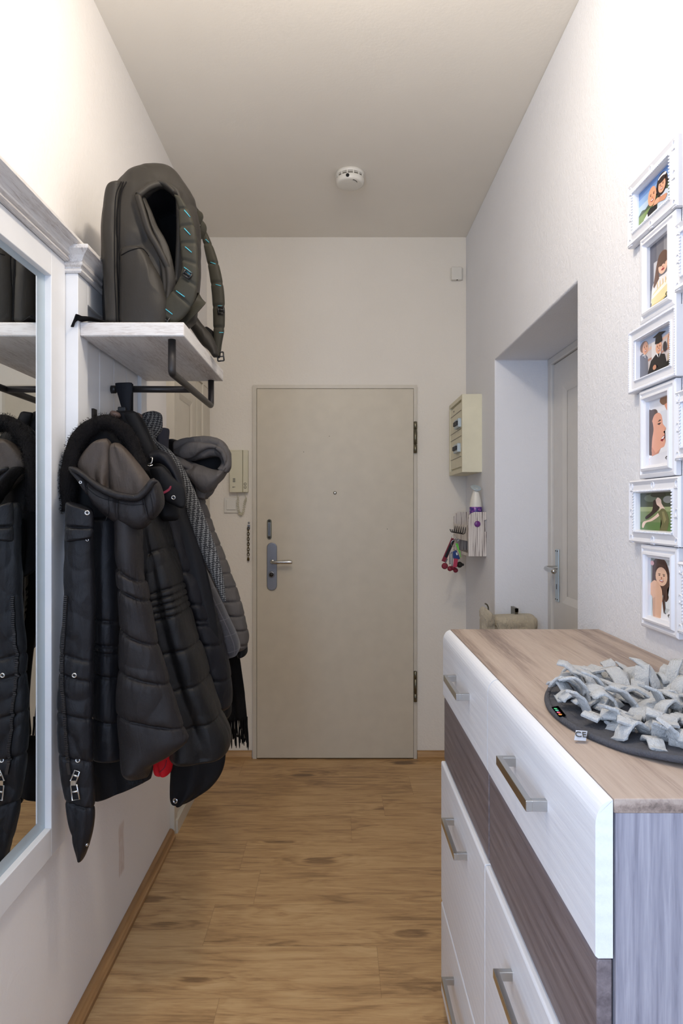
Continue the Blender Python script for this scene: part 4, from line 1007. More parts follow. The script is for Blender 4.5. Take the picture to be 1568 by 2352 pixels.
# ================================================================== MIRROR, HANGING PANEL, SHELF
MX = -.6635
t = thing('wall_mirror', (-.68, 1.2, .529), 'tall white framed wall mirror with carved cornice at the left edge', 'mirror')
yN = .95   # near end (outside the picture)
bm = bmesh.new()
box(bm, -.690, MX, 1.5218, 1.60, .529, 1.944); box(bm, -.690, MX, yN, yN + .078, .529, 1.944)
box(bm, -.690, MX, yN + .078, 1.5218, .529, .595); box(bm, -.690, MX, yN + .078, 1.5218, 1.883, 1.944)
put('frame', bm, 'white_paint', t, bevel=.0015)
bm = bmesh.new(); o4 = [(yN + .078, .595), (1.5218, .595), (1.5218, 1.883), (yN + .078, 1.883)]; i4 = [(yN + .108, .622), (1.490, .622), (1.490, 1.870), (yN + .108, 1.870)]
for q in range(4):
    r_ = (q + 1) % 4; bm.faces.new([bm.verts.new(v_) for v_ in ((-.6785, *o4[q]), (-.6785, *o4[r_]), (-.6818, *i4[r_]), (-.6818, *i4[q]))])
put('silver_rim', bm, 'silver', t)
bm = bmesh.new(); bm.faces.new([bm.verts.new(v_) for v_ in ((-.6820, yN + .10, .61), (-.6820, 1.50, .61), (-.6820, 1.50, 1.875), (-.6820, yN + .10, 1.875))]); put('mirror_glass', bm, 'mirror', t)
def cornice(name, xf, y0, y1, z0, z1, pr, parent, ends=True):
    """moulded cornice with end returns; profile (out, up)"""
    h = z1 - z0
    prof = [(0, 0), (pr * .22, 0), (pr * .30, h * .06), (pr * .30, h * .13), (pr * .20, h * .18), (pr * .22, h * .24), (pr * .38, h * .30), (pr * .40, h * .38), (pr * .36, h * .42), (pr * .42, h * .52), (pr * .58, h * .66), (pr * .82, h * .76), (pr * .90, h * .80), (pr, h * .84), (pr, h * .98), (pr * .97, h), (0, h)]
    bm = bmesh.new(); L_ = []
    for u, z in prof:
        L_.append([bm.verts.new((-.695, y0 - u, z0 + z)), bm.verts.new((xf + u, y0 - u, z0 + z)), bm.verts.new((xf + u, y1 + u * .4, z0 + z)), bm.verts.new((-.695, y1 + u * .4, z0 + z))])
    for a, b in zip(L_, L_[1:]):
        for i in range(3): bm.faces.new((a[i], a[i + 1], b[i + 1], b[i]))
    bm.faces.new(L_[-1]); bmesh.ops.recalc_face_normals(bm, faces=bm.faces)
    return put(name, bm, 'whitewash', parent)
cornice('cornice', MX, yN, 1.588, 1.944, 1.990, .046, t)

t = thing('coat_rack_panel', (-.66, 1.89, .65), 'white tongue-and-groove wall panel with cornice and coat hooks behind the coats', 'coat rack')
PXF = -.6336
bm = bmesh.new(); box(bm, -.69, PXF, 1.603, 1.667, .65, 1.918); box(bm, -.69, PXF, 2.125, 2.186, .65, 1.918); box(bm, -.69, PXF, 1.667, 2.125, 1.86, 1.918); box(bm, -.69, PXF, 1.667, 2.125, .65, .72)
put('frame', bm, 'white_paint', t, bevel=.0015)
bm = bmesh.new(); y = 1.667
while y < 2.12:
    box(bm, -.66, -.6455, y + .0012, min(y + .1145, 2.125) - .0012, .70, 1.88); y += .1145
put('tongue_and_groove_boards', bm, 'white_paint', t, bevel=.0025)
put('backing', B(-.672, -.66, 1.667, 2.125, .70, 1.88), 'white_paint', t)
cornice('cornice', PXF, 1.608, 2.186, 1.918, 1.978, .036, t)
HK = []
for (y, z) in ((1.735, 1.575), (1.93, 1.60), (2.09, 1.60)):
    bm = bmesh.new(); xw = -.6455
    box(bm, xw, xw + .006, y - .012, y + .012, z - .035, z + .03)
    tube(bm, spline([(xw + .004, y, z - .01), (xw + .03, y, z - .015), (xw + .05, y, z - .005), (xw + .058, y, z + .012)], 16), .007, 10)
    lathe(bm, [(.006, 0), (.014, .003), (.015, .010), (.011, .015), (.003, .017)], (xw + .056, y, z + .008), (.35, 0, 1), 18, mi=1)
    HK.append(put('coat_hook', bm, ['black_metal', plain('brown_wood_knob', (92, 72, 62), .5)], t))
# shelf
t = thing('hat_shelf', (-.505, 1.9, 1.68), 'whitewashed wooden hat shelf with black pipe clothes rail below the backpack', 'shelf')
put('shelf_board', B(-.6336, -.377, 1.617, 2.18, 1.767, 1.802), 'whitewash', t, bevel=.0025)
put('board_end_grain', B(-.6330, -.378, 1.6155, 1.6185, 1.7685, 1.8005), 'whitewash_x', t, bevel=.001)
bm = bmesh.new(); rx = -.415; rz = 1.683; r = .0098
def fillet(pts, rad=.012, n=6):
    out = [Vector(pts[0])]
    for a, b, c in zip(pts, pts[1:], pts[2:]):
        a, b, c = Vector(a), Vector(b), Vector(c); u = (a - b).normalized(); v_ = (c - b).normalized()
        for i in range(n + 1):
            s_ = i / n; p = (b + u * rad) * (1 - s_) ** 2 + b * 2 * s_ * (1 - s_) + (b + v_ * rad) * s_ ** 2; out.append(p)
    out.append(Vector(pts[-1])); return out
tube(bm, fillet([(rx, 1.65, 1.768), (rx, 1.65, rz), (rx, 2.165, rz), (rx, 2.165, 1.768)]), r, 16)
tube(bm, [(rx, 1.875, rz), (-.6455, 1.875, rz + .001)], r * .98, 16)
lathe(bm, [(.006, 0), (.0115, .0), (.0115, .012), (.0100, .014)], (-.6455, 1.875, rz), (1, 0, 0), 18)
put('clothes_rail', bm, 'black_metal', t, smooth=False)

# ================================================================== BACKPACK
t = thing('backpack', (-.51, 1.83, 1.802), 'large olive black backpack with turquoise stitching standing open on the shelf', 'backpack')
open_poly = [(318, 452), (345, 432), (372, 427), (405, 446), (410, 500), (409, 570), (405, 630), (397, 642), (384, 610), (365, 570), (345, 532), (330, 490)]
def inside(px, py, poly):
    r = False; n = len(poly)
    for i in range(n):
        x1, y1_ = poly[i]; x2, y2 = poly[i - 1]
        if (y1_ > py) != (y2 > py) and px < (x2 - x1) * (py - y1_) / (y2 - y1_) + x1: r = not r
    return r
def pdist(px, py, poly):
    best = 1e9
    for i in range(len(poly)):
        x1, y1_ = poly[i - 1]; x2, y2 = poly[i]; dx, dy = x2 - x1, y2 - y1_; tt = max(0, min(1, ((px - x1) * dx + (py - y1_) * dy) / (dx * dx + dy * dy)))
        best = min(best, math.hypot(px - x1 - tt * dx, py - y1_ - tt * dy))
    return best
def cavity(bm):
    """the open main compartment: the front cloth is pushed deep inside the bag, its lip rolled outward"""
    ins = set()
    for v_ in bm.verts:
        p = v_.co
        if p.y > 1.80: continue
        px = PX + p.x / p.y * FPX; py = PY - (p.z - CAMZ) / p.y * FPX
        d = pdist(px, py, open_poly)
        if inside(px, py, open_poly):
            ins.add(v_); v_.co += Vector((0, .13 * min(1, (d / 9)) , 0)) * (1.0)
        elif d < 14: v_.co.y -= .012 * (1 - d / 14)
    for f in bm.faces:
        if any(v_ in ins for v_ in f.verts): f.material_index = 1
rows = [(285, 412, 340, 404, 1.72, 1.80, .05), (262, 424, 385, 420, 1.71, 1.82, .09), (248, 450, 412, 448, 1.71, 1.83, .105), (240, 500, 436, 490, 1.71, 1.84, .115), (239, 560, 447, 548, 1.71, 1.84, .12), (240, 620, 450, 612, 1.71, 1.84, .12), (243, 670, 446, 665, 1.71, 1.84, .12), (247, 720, 440, 715, 1.71, 1.84, .12), (250, 750, 438, 745, 1.71, 1.84, .115), (256, 768, 430, 765, 1.72, 1.83, .10)]
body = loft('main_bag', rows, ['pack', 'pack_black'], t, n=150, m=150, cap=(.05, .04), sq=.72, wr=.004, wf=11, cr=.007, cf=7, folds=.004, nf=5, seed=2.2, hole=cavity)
rows = [(262, 428, 292, 422), (246, 452, 290, 448), (239, 520, 286, 520), (240, 600, 286, 600), (246, 680, 288, 680), (249, 756, 290, 756)]
fp = loft('front_pocket', rows, 'pack', t, Y=1.685, d=.045, n=60, m=80, cap=(.05, .03), sq=.8, wr=.003, wf=14)
rows = [(281, 574, 328, 569), (279, 592, 340, 586), (278, 640, 370, 640), (277, 700, 386, 700), (277, 740, 384, 742), (280, 756, 372, 756)]
sp_ = loft('side_pocket', rows, 'pack', t, Y=1.66, d=.035, n=80, m=70, cap=(.05, .05), sq=.75, wr=.005, wf=12, seed=4)
rows = [(318, 452, 330, 446), (330, 490, 348, 486), (338, 520, 362, 520), (350, 560, 388, 568), (368, 610, 402, 640), (374, 660, 398, 670), (372, 700, 392, 700)]
lipl = loft('zipper_flap', rows, 'pack', t, Y=1.665, d=.012, n=48, m=70, cap=(.05, .05), wr=.004, wf=16, folds=.002, nf=3)
rows = [(312, 452, 322, 462), (326, 436, 334, 456), (346, 424, 350, 442), (368, 416, 370, 432), (390, 424, 384, 438), (410, 446, 400, 452)]
loft('top_flap', rows, 'pack', t, Y=1.675, d=.016, n=40, m=60, cap=(.08, .08), wr=.003, wf=18)
_lip = []
_cx, _cy = 372, 535
for a_, b_ in open_poly:
    dx_, dy_ = a_ - _cx, b_ - _cy; L0 = math.hypot(dx_, dy_); qx, qy = a_ + dx_ / L0 * 3, b_ + dy_ / L0 * 3
    ys_ = [y_ for y_ in (hit(a_ + dx_ / L0 * k_, b_ + dy_ / L0 * k_, body, default=9)[0].y for k_ in (4, 8, 14)) if y_ < 1.8]
    _lip.append(tuple(at(qx, qy, (min(ys_) if ys_ else 1.70) - .006)))
bm = bmesh.new(); tube(bm, spline(_lip + [_lip[0]], 90), .0085, 12); put('opening_hem', bm, 'pack', t)
def strip_line(name, pxs, objs, parent, mat, r=.0016, lift=.0008, default=1.7, n=60):
    P = spline([(a, b, 0) for a, b in pxs], n); pts = []; last = None
    for a, b, _ in P:
        p, nn = hit(a, b, *objs, default=default)
        if last is not None and abs(p.y - last) > .05: p = at(a, b, last)
        last = p.y; pts.append(p + nn * lift)
    bm = bmesh.new(); tube(bm, pts, r, 6); return put(name, bm, mat, parent)
for xs in ((264, 0), (270, 0), (276, 0)):
    strip_line('zipper_seam', [(xs[0] + 14, 418), (xs[0] + 2, 450), (xs[0] - 1, 520), (xs[0] - 1, 620), (xs[0] + 2, 700), (xs[0] + 3, 738)], [body, fp], t, 'pack_black', r=.0013, default=1.65)
strip_line('pocket_hem', [(279, 586), (300, 575), (325, 571), (342, 588)], [sp_, body], t, 'pack_black', r=.0012)
rows = [(398, 446, 414, 452), (408, 470, 426, 470), (411, 500, 440, 498), (412, 540, 450, 535), (416, 580, 454, 585), (418, 620, 455, 640), (404, 655, 447, 690), (382, 688, 424, 726), (355, 720, 398, 744)]
s1 = loft('shoulder_strap', rows, 'pack_strap', t, Y=1.655, d=.011, n=60, m=110, cap=(.03, .03), sq=.75, seams=[.12, .25, .38, .52, .66, .8], puff=.0012)
rows = [(452, 522, 466, 518), (463, 545, 480, 545), (471, 580, 494, 580), (480, 625, 506, 622), (486, 670, 514, 668), (489, 715, 516, 712), (490, 755, 515, 755), (491, 790, 509, 790), (493, 820, 505, 824)]
s2 = loft('shoulder_strap', rows, 'pack_strap', t, Y=2.0, d=.013, n=60, m=110, cap=(.03, .03), sq=.75, seams=[.15, .3, .45, .62, .78], puff=.0012)
bm = bmesh.new()
def stitch(bm, a, b, objs, default):
    pa, na = hit(*a, *objs, default=default); pb, nb = hit(*b, *objs, default=default); tube(bm, [pa + na * .001, (pa + pb) / 2 + (na + nb) * .0008, pb + nb * .001], .0011, 5)
for a, b in (((423, 483), (436, 499)), ((423, 525), (437, 540)), ((425, 567), (440, 580)), ((423, 614), (441, 628)), ((425, 620), (440, 634)), ((405, 668), (424, 682)), ((376, 707), (396, 722))): stitch(bm, a, b, [s1], 1.65)
for a, b in (((472, 550), (480, 557)), ((483, 602), (495, 607)), ((495, 654), (507, 657)), ((500, 703), (511, 703)), ((503, 764), (512, 764))): stitch(bm, a, b, [s2], 1.99)
put('turquoise_stitching', bm, 'blue', t)
for objs, (cx_, cy_), w_, h_, dflt in (([s1], (431, 631), 18, 13, 1.65), ([s1], (376, 728), 26, 20, 1.65), ([s2], (507, 713), 12, 16, 1.99), ([s2], (504, 818), 14, 20, 1.99)):
    p, n_ = hit(cx_, cy_, *objs, default=dflt); sc_ = p.y / FPX; bm = bmesh.new(); a, b = w_ * sc_ / 2, h_ * sc_ / 2; ang = -.6 if objs == [s1] else .1
    for k_ in (-1, 0, 1):
        c_ = Vector((math.cos(ang), 0, math.sin(ang))); d_ = Vector((-math.sin(ang), 0, math.cos(ang)))
        tube(bm, [p - c_ * a + d_ * b * k_ + n_ * .004, p + c_ * a + d_ * b * k_ + n_ * .004], .0022, 8)
    for k_ in (-1, 1): tube(bm, [p + c_ * a * k_ - d_ * b + n_ * .004, p + c_ * a * k_ + d_ * b + n_ * .004], .0022, 8)
    put('buckle', bm, 'black_plastic', t)
def ribbon(name, pts, wd, mat, parent, wdir=(0, 1, 0), th=.002, n=40):
    P = spline(pts, n); T = np.gradient(P, axis=0); bm = bmesh.new(); prev = None; W_ = np.array(wdir, float)
    for i in range(n):
        tt = T[i] / np.linalg.norm(T[i]); wv = W_ - tt * W_.dot(tt); wv /= np.linalg.norm(wv); nn = np.cross(tt, wv)
        q = [bm.verts.new(P[i] + wv * wd / 2 * a + nn * th * b) for a, b in ((-1, -.5), (1, -.5), (1, .5), (-1, .5))]
        if prev:
            for k_ in range(4): bm.faces.new((prev[k_], prev[(k_ + 1) % 4], q[(k_ + 1) % 4], q[k_]))
        else: bm.faces.new(q)
        prev = q
    bm.faces.new(list(reversed(prev))); bmesh.ops.recalc_face_normals(bm, faces=bm.faces)
    return put(name, bm, mat, parent)
A3 = lambda *q: [tuple(at(a, b, c)) for a, b, c in q]
ribbon('grab_handle', A3((441, 492, 1.80), (452, 481, 1.80), (458, 492, 1.80), (452, 506, 1.80), (444, 510, 1.80)), .03, 'pack_strap', t, wdir=(.45, .8, -.2))
ribbon('load_strap', A3((455, 500, 1.84), (466, 515, 1.84), (466, 530, 1.84), (455, 545, 1.84), (446, 548, 1.84)), .024, 'pack_strap', t, wdir=(.6, 1, 0))
ribbon('lower_strap', A3((392, 744, 1.69), (415, 738, 1.69), (440, 718, 1.69), (458, 697, 1.70), (463, 686, 1.72), (456, 684, 1.75), (440, 692, 1.8)), .026, 'pack_strap', t, wdir=(-.5, .35, .75))
rows = [(425, 720, 445, 716), (430, 742, 462, 742), (445, 765, 480, 762), (462, 790, 492, 780), (478, 805, 500, 800), (490, 822, 502, 818)]
loft('hip_belt', rows, 'pack', t, Y=1.97, d=.02, n=50, m=60, cap=(.05, .05), wr=.003)
rows = [(466, 756, 476, 750), (470, 775, 498, 770), (482, 795, 503, 800)]
loft('strap_pad', rows, 'pack_black', t, Y=2.02, d=.02, n=40, m=40, cap=(.1, .1))
ribbon('trailing_strap', [tuple(v_) for v_ in (Vector((-.638, 1.585, 1.795)), Vector((-.632, 1.60, 1.803)), Vector((-.61, 1.63, 1.812)), Vector((-.575, 1.66, 1.812)), Vector((-.54, 1.68, 1.806)))], .035, 'pack_black', t, wdir=(0, 1, .1))

# ================================================================== COATS
# --- nearest: long hooded parka
t = thing('hooded_parka', (-.52, 1.62, .5), 'long blackish brown quilted parka with fur hood, nearest the mirror', 'coat', 'coats on the rack')
fr_rows = [(153, 1150, 213, 1165), (151, 1210, 213, 1215), (150, 1290, 214, 1290), (149, 1370, 217, 1370), (144, 1440, 216, 1440), (138, 1510, 214, 1510), (135, 1590, 213, 1590), (134, 1660, 212, 1660), (138, 1730, 214, 1730), (144, 1790, 216, 1790), (152, 1840, 217, 1838), (161, 1885, 217, 1875), (170, 1920, 211, 1910), (179, 1950, 201, 1945), (185, 1976, 191, 1974)]
cf = loft('coat_front', fr_rows, 'puff_black', t, Y=1.52, d=.022, n=110, m=300, cap=(.02, .01), sq=.8, wr=.004, wf=16, folds=.0015, nf=4, seams=[.43, .485, .59, .71, .84], puff=.005, slant=-.012, seed=1, cr=.004, cf=10)
cu_ = loft('coat_side', [(205, 1190, 270, 1185), (209, 1300, 272, 1295), (212, 1400, 274, 1395), (213, 1500, 274, 1497), (213, 1600, 276, 1600), (213, 1700, 280, 1700), (214, 1748, 284, 1748)], 'puff_black', t, Y=1.60, d=.03, n=90, m=240, cap=(.02, .02), wr=.003, seams=[.42, .52, .55, .645, .83], puff=.006, slant=-.01, folds=.002, nf=2)
loft('coat_lining', [(212, 1690, 350, 1690), (213, 1760, 352, 1750), (215, 1800, 350, 1775), (217, 1846, 346, 1790)], 'soft_black', t, Y=1.66, d=.02, n=72, m=60, folds=.006, nf=4, cap=(.05, .04))
sl = loft('sleeve', [(266, 1185, 320, 1180), (270, 1260, 324, 1255), (273, 1320, 327, 1312), (275, 1370, 340, 1362), (275, 1430, 352, 1425), (274, 1480, 362, 1475), (272, 1540, 378, 1530), (270, 1600, 396, 1590), (271, 1650, 412, 1640), (274, 1690, 428, 1680), (275, 1716, 430, 1702), (278, 1740, 394, 1732), (284, 1766, 352, 1756), (291, 1790, 346, 1784)], 'puff_brown', t, Y=1.555, d=.045, n=150, m=300, cap=(.02, .05), sq=.9, wr=.0045, wf=9, folds=.002, nf=2, seams=[.22, .29, .45, .60, .765], puff=.009, slant=-.035, cr=.004, cf=7, seed=3)
loft('sleeve_cuff', [(288, 1764, 350, 1750), (290, 1782, 349, 1775), (296, 1796, 344, 1790)], 'soft_black', t, Y=1.575, d=.035, n=80, m=24, folds=.004, nf=12, cap=(.1, .15))
bd = loft('coat_body', [(322, 1180, 366, 1175), (330, 1230, 380, 1225), (338, 1290, 398, 1280), (343, 1340, 412, 1332), (346, 1385, 424, 1378), (352, 1440, 440, 1436), (364, 1500, 460, 1498), (378, 1570, 478, 1568), (392, 1640, 505, 1640), (400, 1690, 524, 1685), (396, 1718, 525, 1715), (386, 1738, 518, 1735)], 'puff_body', t, Y=1.76, d=.10, n=150, m=290, cap=(.02, .03), sq=.85, wr=.004, wf=9, folds=.011, nf=2.4, cr=.006, cf=6, seams=[.16, .31, .335, .36, .385, .41, .545, .69, .84], puff=.008, slant=.012, seed=5, fslope=-.5)
loft('coat_inside', [(190, 975, 285, 970, 1.588, 1.665, .012), (165, 1010, 318, 1010, 1.588, 1.665, .012), (153, 1080, 335, 1075, 1.588, 1.665, .012), (151, 1160, 338, 1160, 1.588, 1.665, .012), (152, 1230, 335, 1230, 1.588, 1.665, .012), (170, 1300, 340, 1300, 1.588, 1.665, .012), (200, 1330, 330, 1330, 1.588, 1.665, .012)], 'soft_black', t, Y=1.59, d=.012, n=72, m=80, cap=(.06, .06), folds=.002)
# storm collar flap
fl = loft('collar_flap', [(151, 1150, 210, 1172), (150, 1175, 213, 1185), (150, 1205, 213, 1210), (150, 1228, 213, 1225), (151, 1246, 210, 1238)], 'puff_black', t, Y=1.50, d=.016, n=72, m=60, cap=(.08, .08), seams=[.62], puff=.005, wr=.003)
# hood lining (bright satin inside) and cup
hl = loft('hood_lining', [(226, 1010, 248, 1006), (204, 1026, 254, 1022), (186, 1048, 257, 1044), (178, 1068, 258, 1064), (188, 1092, 257, 1088), (212, 1116, 256, 1112), (238, 1136, 256, 1136)], 'lining', t, Y=1.575, d=.026, n=90, m=100, cap=(.10, .08), folds=.006, nf=3.2, fph=1.0, wr=.004, wf=13, seed=9, fslope=.5)
hl2 = loft('hood_lining', [(262, 1016, 276, 1018), (256, 1032, 292, 1034), (253, 1058, 312, 1056), (253, 1085, 330, 1080), (254, 1110, 346, 1104), (256, 1134, 350, 1126), (262, 1156, 330, 1152)], 'lining', t, Y=1.58, d=.03, n=90, m=100, cap=(.10, .08), folds=.006, nf=3.0, fph=2.0, wr=.004, wf=13, seed=4, fslope=-.4)
hc = loft('hood', [(161, 1070, 168, 1084), (180, 1077, 186, 1104), (200, 1092, 203, 1132), (225, 1110, 224, 1164), (255, 1125, 252, 1190), (285, 1134, 285, 1210), (312, 1138, 322, 1216), (330, 1128, 346, 1200), (345, 1110, 364, 1180), (358, 1100, 375, 1160), (368, 1112, 376, 1146)], 'puff_brown', t, Y=1.535, d=.034, n=90, m=150, cap=(.06, .05), sq=.85, wr=.005, wf=15, seams=[.25, .56, .82], puff=.005, seed=6)
loft('hood_rim', [(160, 1070, 162, 1082), (180, 1076, 182, 1091), (201, 1090, 202, 1107), (226, 1109, 226, 1127), (256, 1124, 256, 1142), (286, 1132, 288, 1150), (312, 1134, 318, 1150), (328, 1122, 340, 1134), (342, 1104, 354, 1114), (352, 1096, 364, 1108)], 'puff_brown', t, Y=1.50, d=.010, n=40, m=130, cap=(.05, .05), wr=.003, wf=30, seed=8)
hood_objs = [hc, hl]
# fur trim
arc = spline(A3((160, 1175, 1.565), (158, 1120, 1.565), (160, 1070, 1.565), (175, 1020, 1.57), (202, 987, 1.575), (238, 970, 1.58), (272, 982, 1.59), (298, 1010, 1.60), (314, 1050, 1.60), (322, 1085, 1.60)), 90)
bm = bmesh.new(); rad = [(.019 + .004 * noise.noise(Vector(p) * 30)) for p in arc]; tube(bm, arc, rad, 18)
r4 = random.Random(4); base_v = [v_.co.copy() for v_ in bm.verts]; bm.normal_update(); norms = [v_.normal.copy() for v_ in bm.verts]
for _ in range(9000):
    i = r4.randrange(len(base_v)); p = base_v[i] + Vector((r4.uniform(-.004, .004), r4.uniform(-.004, .004), r4.uniform(-.004, .004))); n_ = norms[i]
    d_ = (n_ + Vector((r4.uniform(-.6, .6), r4.uniform(-.6, .6), r4.uniform(-.9, .2)))).normalized() * r4.uniform(.002, .0055); s_ = n_.cross(Vector((r4.uniform(-1, 1), r4.uniform(-1, 1), r4.uniform(-1, 1)))).normalized() * .0007
    bm.faces.new([bm.verts.new(p - s_), bm.verts.new(p + s_), bm.verts.new(p + d_)])
put('fur_trim', bm, 'fur', t)
# zipper down the front edge
zp = [(152, 1370), (148, 1440), (144, 1500), (143, 1560), (147, 1620), (151, 1680), (156, 1740), (161, 1776)]
strip_line('zipper_tape', [(a + 1, b) for a, b in zp], [cf], t, 'soft_black', r=.0045, lift=.0005, default=1.5)
P = spline([(a, b, 0) for a, b in zp], 110); bm = bmesh.new()
for a, b, _ in P:
    p, n_ = hit(a + 1, b, cf, default=1.5); q = p + n_ * .0045
    box(bm, q.x - .0035, q.x + .0035, q.y - .001, q.y + .001, q.z - .0011, q.z + .0011)
put('zipper_teeth', bm, 'black_metal', t)
bm = bmesh.new(); p, n_ = hit(164, 1785, cf, default=1.5); q = p + n_ * .006
def framed(bm, px, py, w_, h_, y, ang):
    c_ = at(px, py, y); a = w_ / 2; b = h_ / 2; ca, sa = math.cos(ang), math.sin(ang); f = lambda u, v_: c_ + Vector((u * ca - v_ * sa, 0, u * sa + v_ * ca))
    tube(bm, [f(-a, -b), f(a, -b), f(a * .8, b), f(-a * .8, b)], .0019, 8, closed=True)
    tube(bm, [f(-a * .8, b * .1), f(a * .8, b * .1)], .0026, 8)
yy = q.y - .002
framed(bm, 173, 1783, .014, .026, yy, -.35); framed(bm, 172, 1820, .017, .034, yy, .15)
box(bm, at(169, 0, yy).x - .006, at(169, 0, yy).x + .006, yy - .003, yy + .005, at(0, 1803, yy).z, at(0, 1792, yy).z)
put('zipper_pull', bm, 'chrome', t, smooth=False)
for (px, py, ob) in ((200, 1178, [fl]), (171, 1551, [cf]), (179, 1746, [cf]), (185, 1108, [hc]), (200, 1240, [fl, cf]), (199, 1940, [cf])):
    snap(px, py, ob, t, r=.0062 if py not in (1108, 1940, 1240) else .004, default=1.5)
for pts_ in ([(252, 1128), (249, 1150), (250, 1175), (242, 1196)], [(345, 1135), (350, 1160), (352, 1185)]):
    strip_line('stitched_seam', pts_, [hc], t, 'soft_black', r=.0009, lift=0, default=1.5, n=24)
strip_line('stitched_seam', [(196, 1118), (225, 1140), (262, 1152), (300, 1160), (330, 1158)], [hc], t, 'soft_black', r=.0009, lift=0, default=1.5)

# --- black quilted jacket behind
t = thing('black_quilted_jacket', (-.42, 2.0, .6), 'black quilted jacket between the long parka and the checked grey coat', 'jacket', 'coats on the rack')
g1 = loft('jacket_body', [(365, 1175, 420, 1170), (375, 1240, 440, 1235), (392, 1310, 462, 1300), (410, 1370, 482, 1360), (424, 1430, 500, 1420), (440, 1490, 515, 1480), (455, 1550, 528, 1545), (470, 1600, 533, 1598), (480, 1632, 530, 1626)], 'navy', t, Y=1.93, d=.07, n=90, m=140, cap=(.03, .03), wr=.004, folds=.008, nf=2.2, cr=.004, seams=[.30, .46, .54, .56, .66, .83], puff=.006, slant=-.02)
loft('jacket_hem', [(480, 1600, 530, 1600), (488, 1640, 531, 1632), (498, 1655, 528, 1648)], 'soft_black', t, Y=1.96, d=.05, n=60, m=30, cap=(.1, .2))

# --- black softshell (hood + snap corner + lower lobe)
t = thing('black_softshell_coat', (-.5, 1.85, .55), 'black softshell coat with red zipper tip and silver snap behind the parka', 'coat', 'coats on the rack')
b1 = loft('collar', [(254, 946, 312, 943), (252, 962, 322, 956), (262, 990, 335, 975), (285, 1025, 350, 1010), (305, 1065, 372, 1050), (320, 1110, 396, 1095), (335, 1160, 410, 1150), (350, 1200, 415, 1195)], 'soft_black', t, Y=1.78, d=.04, n=80, m=110, cap=(.04, .05), folds=.005, nf=3, wr=.003)
b2 = loft('hood_edge', [(283, 948, 312, 944), (300, 985, 326, 975), (312, 1020, 340, 1005), (322, 1050, 352, 1035), (328, 1075, 350, 1070)], 'soft_black', t, Y=1.73, d=.010, n=40, m=60, cap=(.05, .05), wr=.002)
b3 = loft('hood_brim', [(336, 1048, 340, 1062), (350, 1036, 352, 1064), (368, 1034, 372, 1066), (384, 1040, 390, 1082), (398, 1056, 404, 1108), (410, 1080, 414, 1132), (421, 1108, 420, 1150), (426, 1140, 421, 1160)], 'navy', t, Y=1.72, d=.022, n=60, m=80, cap=(.08, .06), wr=.003)
b4 = loft('storm_flap', [(338, 1075, 372, 1068), (350, 1100, 396, 1094), (358, 1125, 420, 1118), (372, 1146, 426, 1142), (404, 1163, 426, 1158), (416, 1168, 424, 1166)], 'soft_black', t, Y=1.70, d=.012, n=60, m=60, cap=(.05, .06), wr=.003)
snap(398, 1143, [b4], t, r=.0062)
bm = bmesh.new(); P = spline([(368, 1136, 0), (378, 1131, 0), (388, 1125, 0), (392, 1119, 0)], 18)
for a, b, _ in P:
    p, n_ = hit(a, b, b4, default=1.68); q = p + n_ * .002; box(bm, q.x - .0015, q.x + .0015, q.y - .0015, q.y + .0015, q.z - .003, q.z + .003)
put('red_zipper', bm, 'red_dark', t)
bm = bmesh.new(); tube(bm, spline(A3((346, 1050, 1.69), (350, 1052, 1.685), (347, 1064, 1.68), (336, 1066, 1.68), (342, 1070, 1.68), (351, 1068, 1.685)), 30), .0016, 8)
put('cord_lock', bm, 'chrome', t)
lb_ = loft('coat_tail', [(378, 1690, 520, 1685), (390, 1725, 518, 1720), (392, 1755, 516, 1750), (391, 1785, 506, 1780), (390, 1812, 484, 1808), (391, 1834, 452, 1830), (396, 1849, 424, 1845)], 'soft_black', t, Y=1.86, d=.03, n=90, m=80, cap=(.04, .06), folds=.006, nf=3, fph=2, wr=.002)
snap(403, 1839, [lb_], t, r=.0085, default=1.83)
loft('coat_core', [(330, 1150, 420, 1150), (360, 1300, 470, 1290), (385, 1450, 500, 1440), (400, 1600, 515, 1600), (395, 1700, 518, 1700)], 'soft_black', t, Y=1.90, d=.03, n=60, m=60, cap=(.03, .03), folds=.004)

# --- red thing glimpsed below
t = thing('red_bag', (-.5, 1.82, .6), 'red fabric bag peeking out below the parka hem', 'bag')
rb = loft('bag_body', [(340, 1700, 402, 1700), (346, 1730, 400, 1730), (351, 1755, 397, 1752), (357, 1772, 393, 1770), (368, 1781, 388, 1779)], 'red', t, Y=1.80, d=.03, n=70, m=60, cap=(.05, .1), folds=.004, nf=3, wr=.003)
strip_line('bag_seam', [(382, 1746), (378, 1762), (366, 1775)], [rb], t, 'red_dark', r=.0012, default=1.78, n=20)

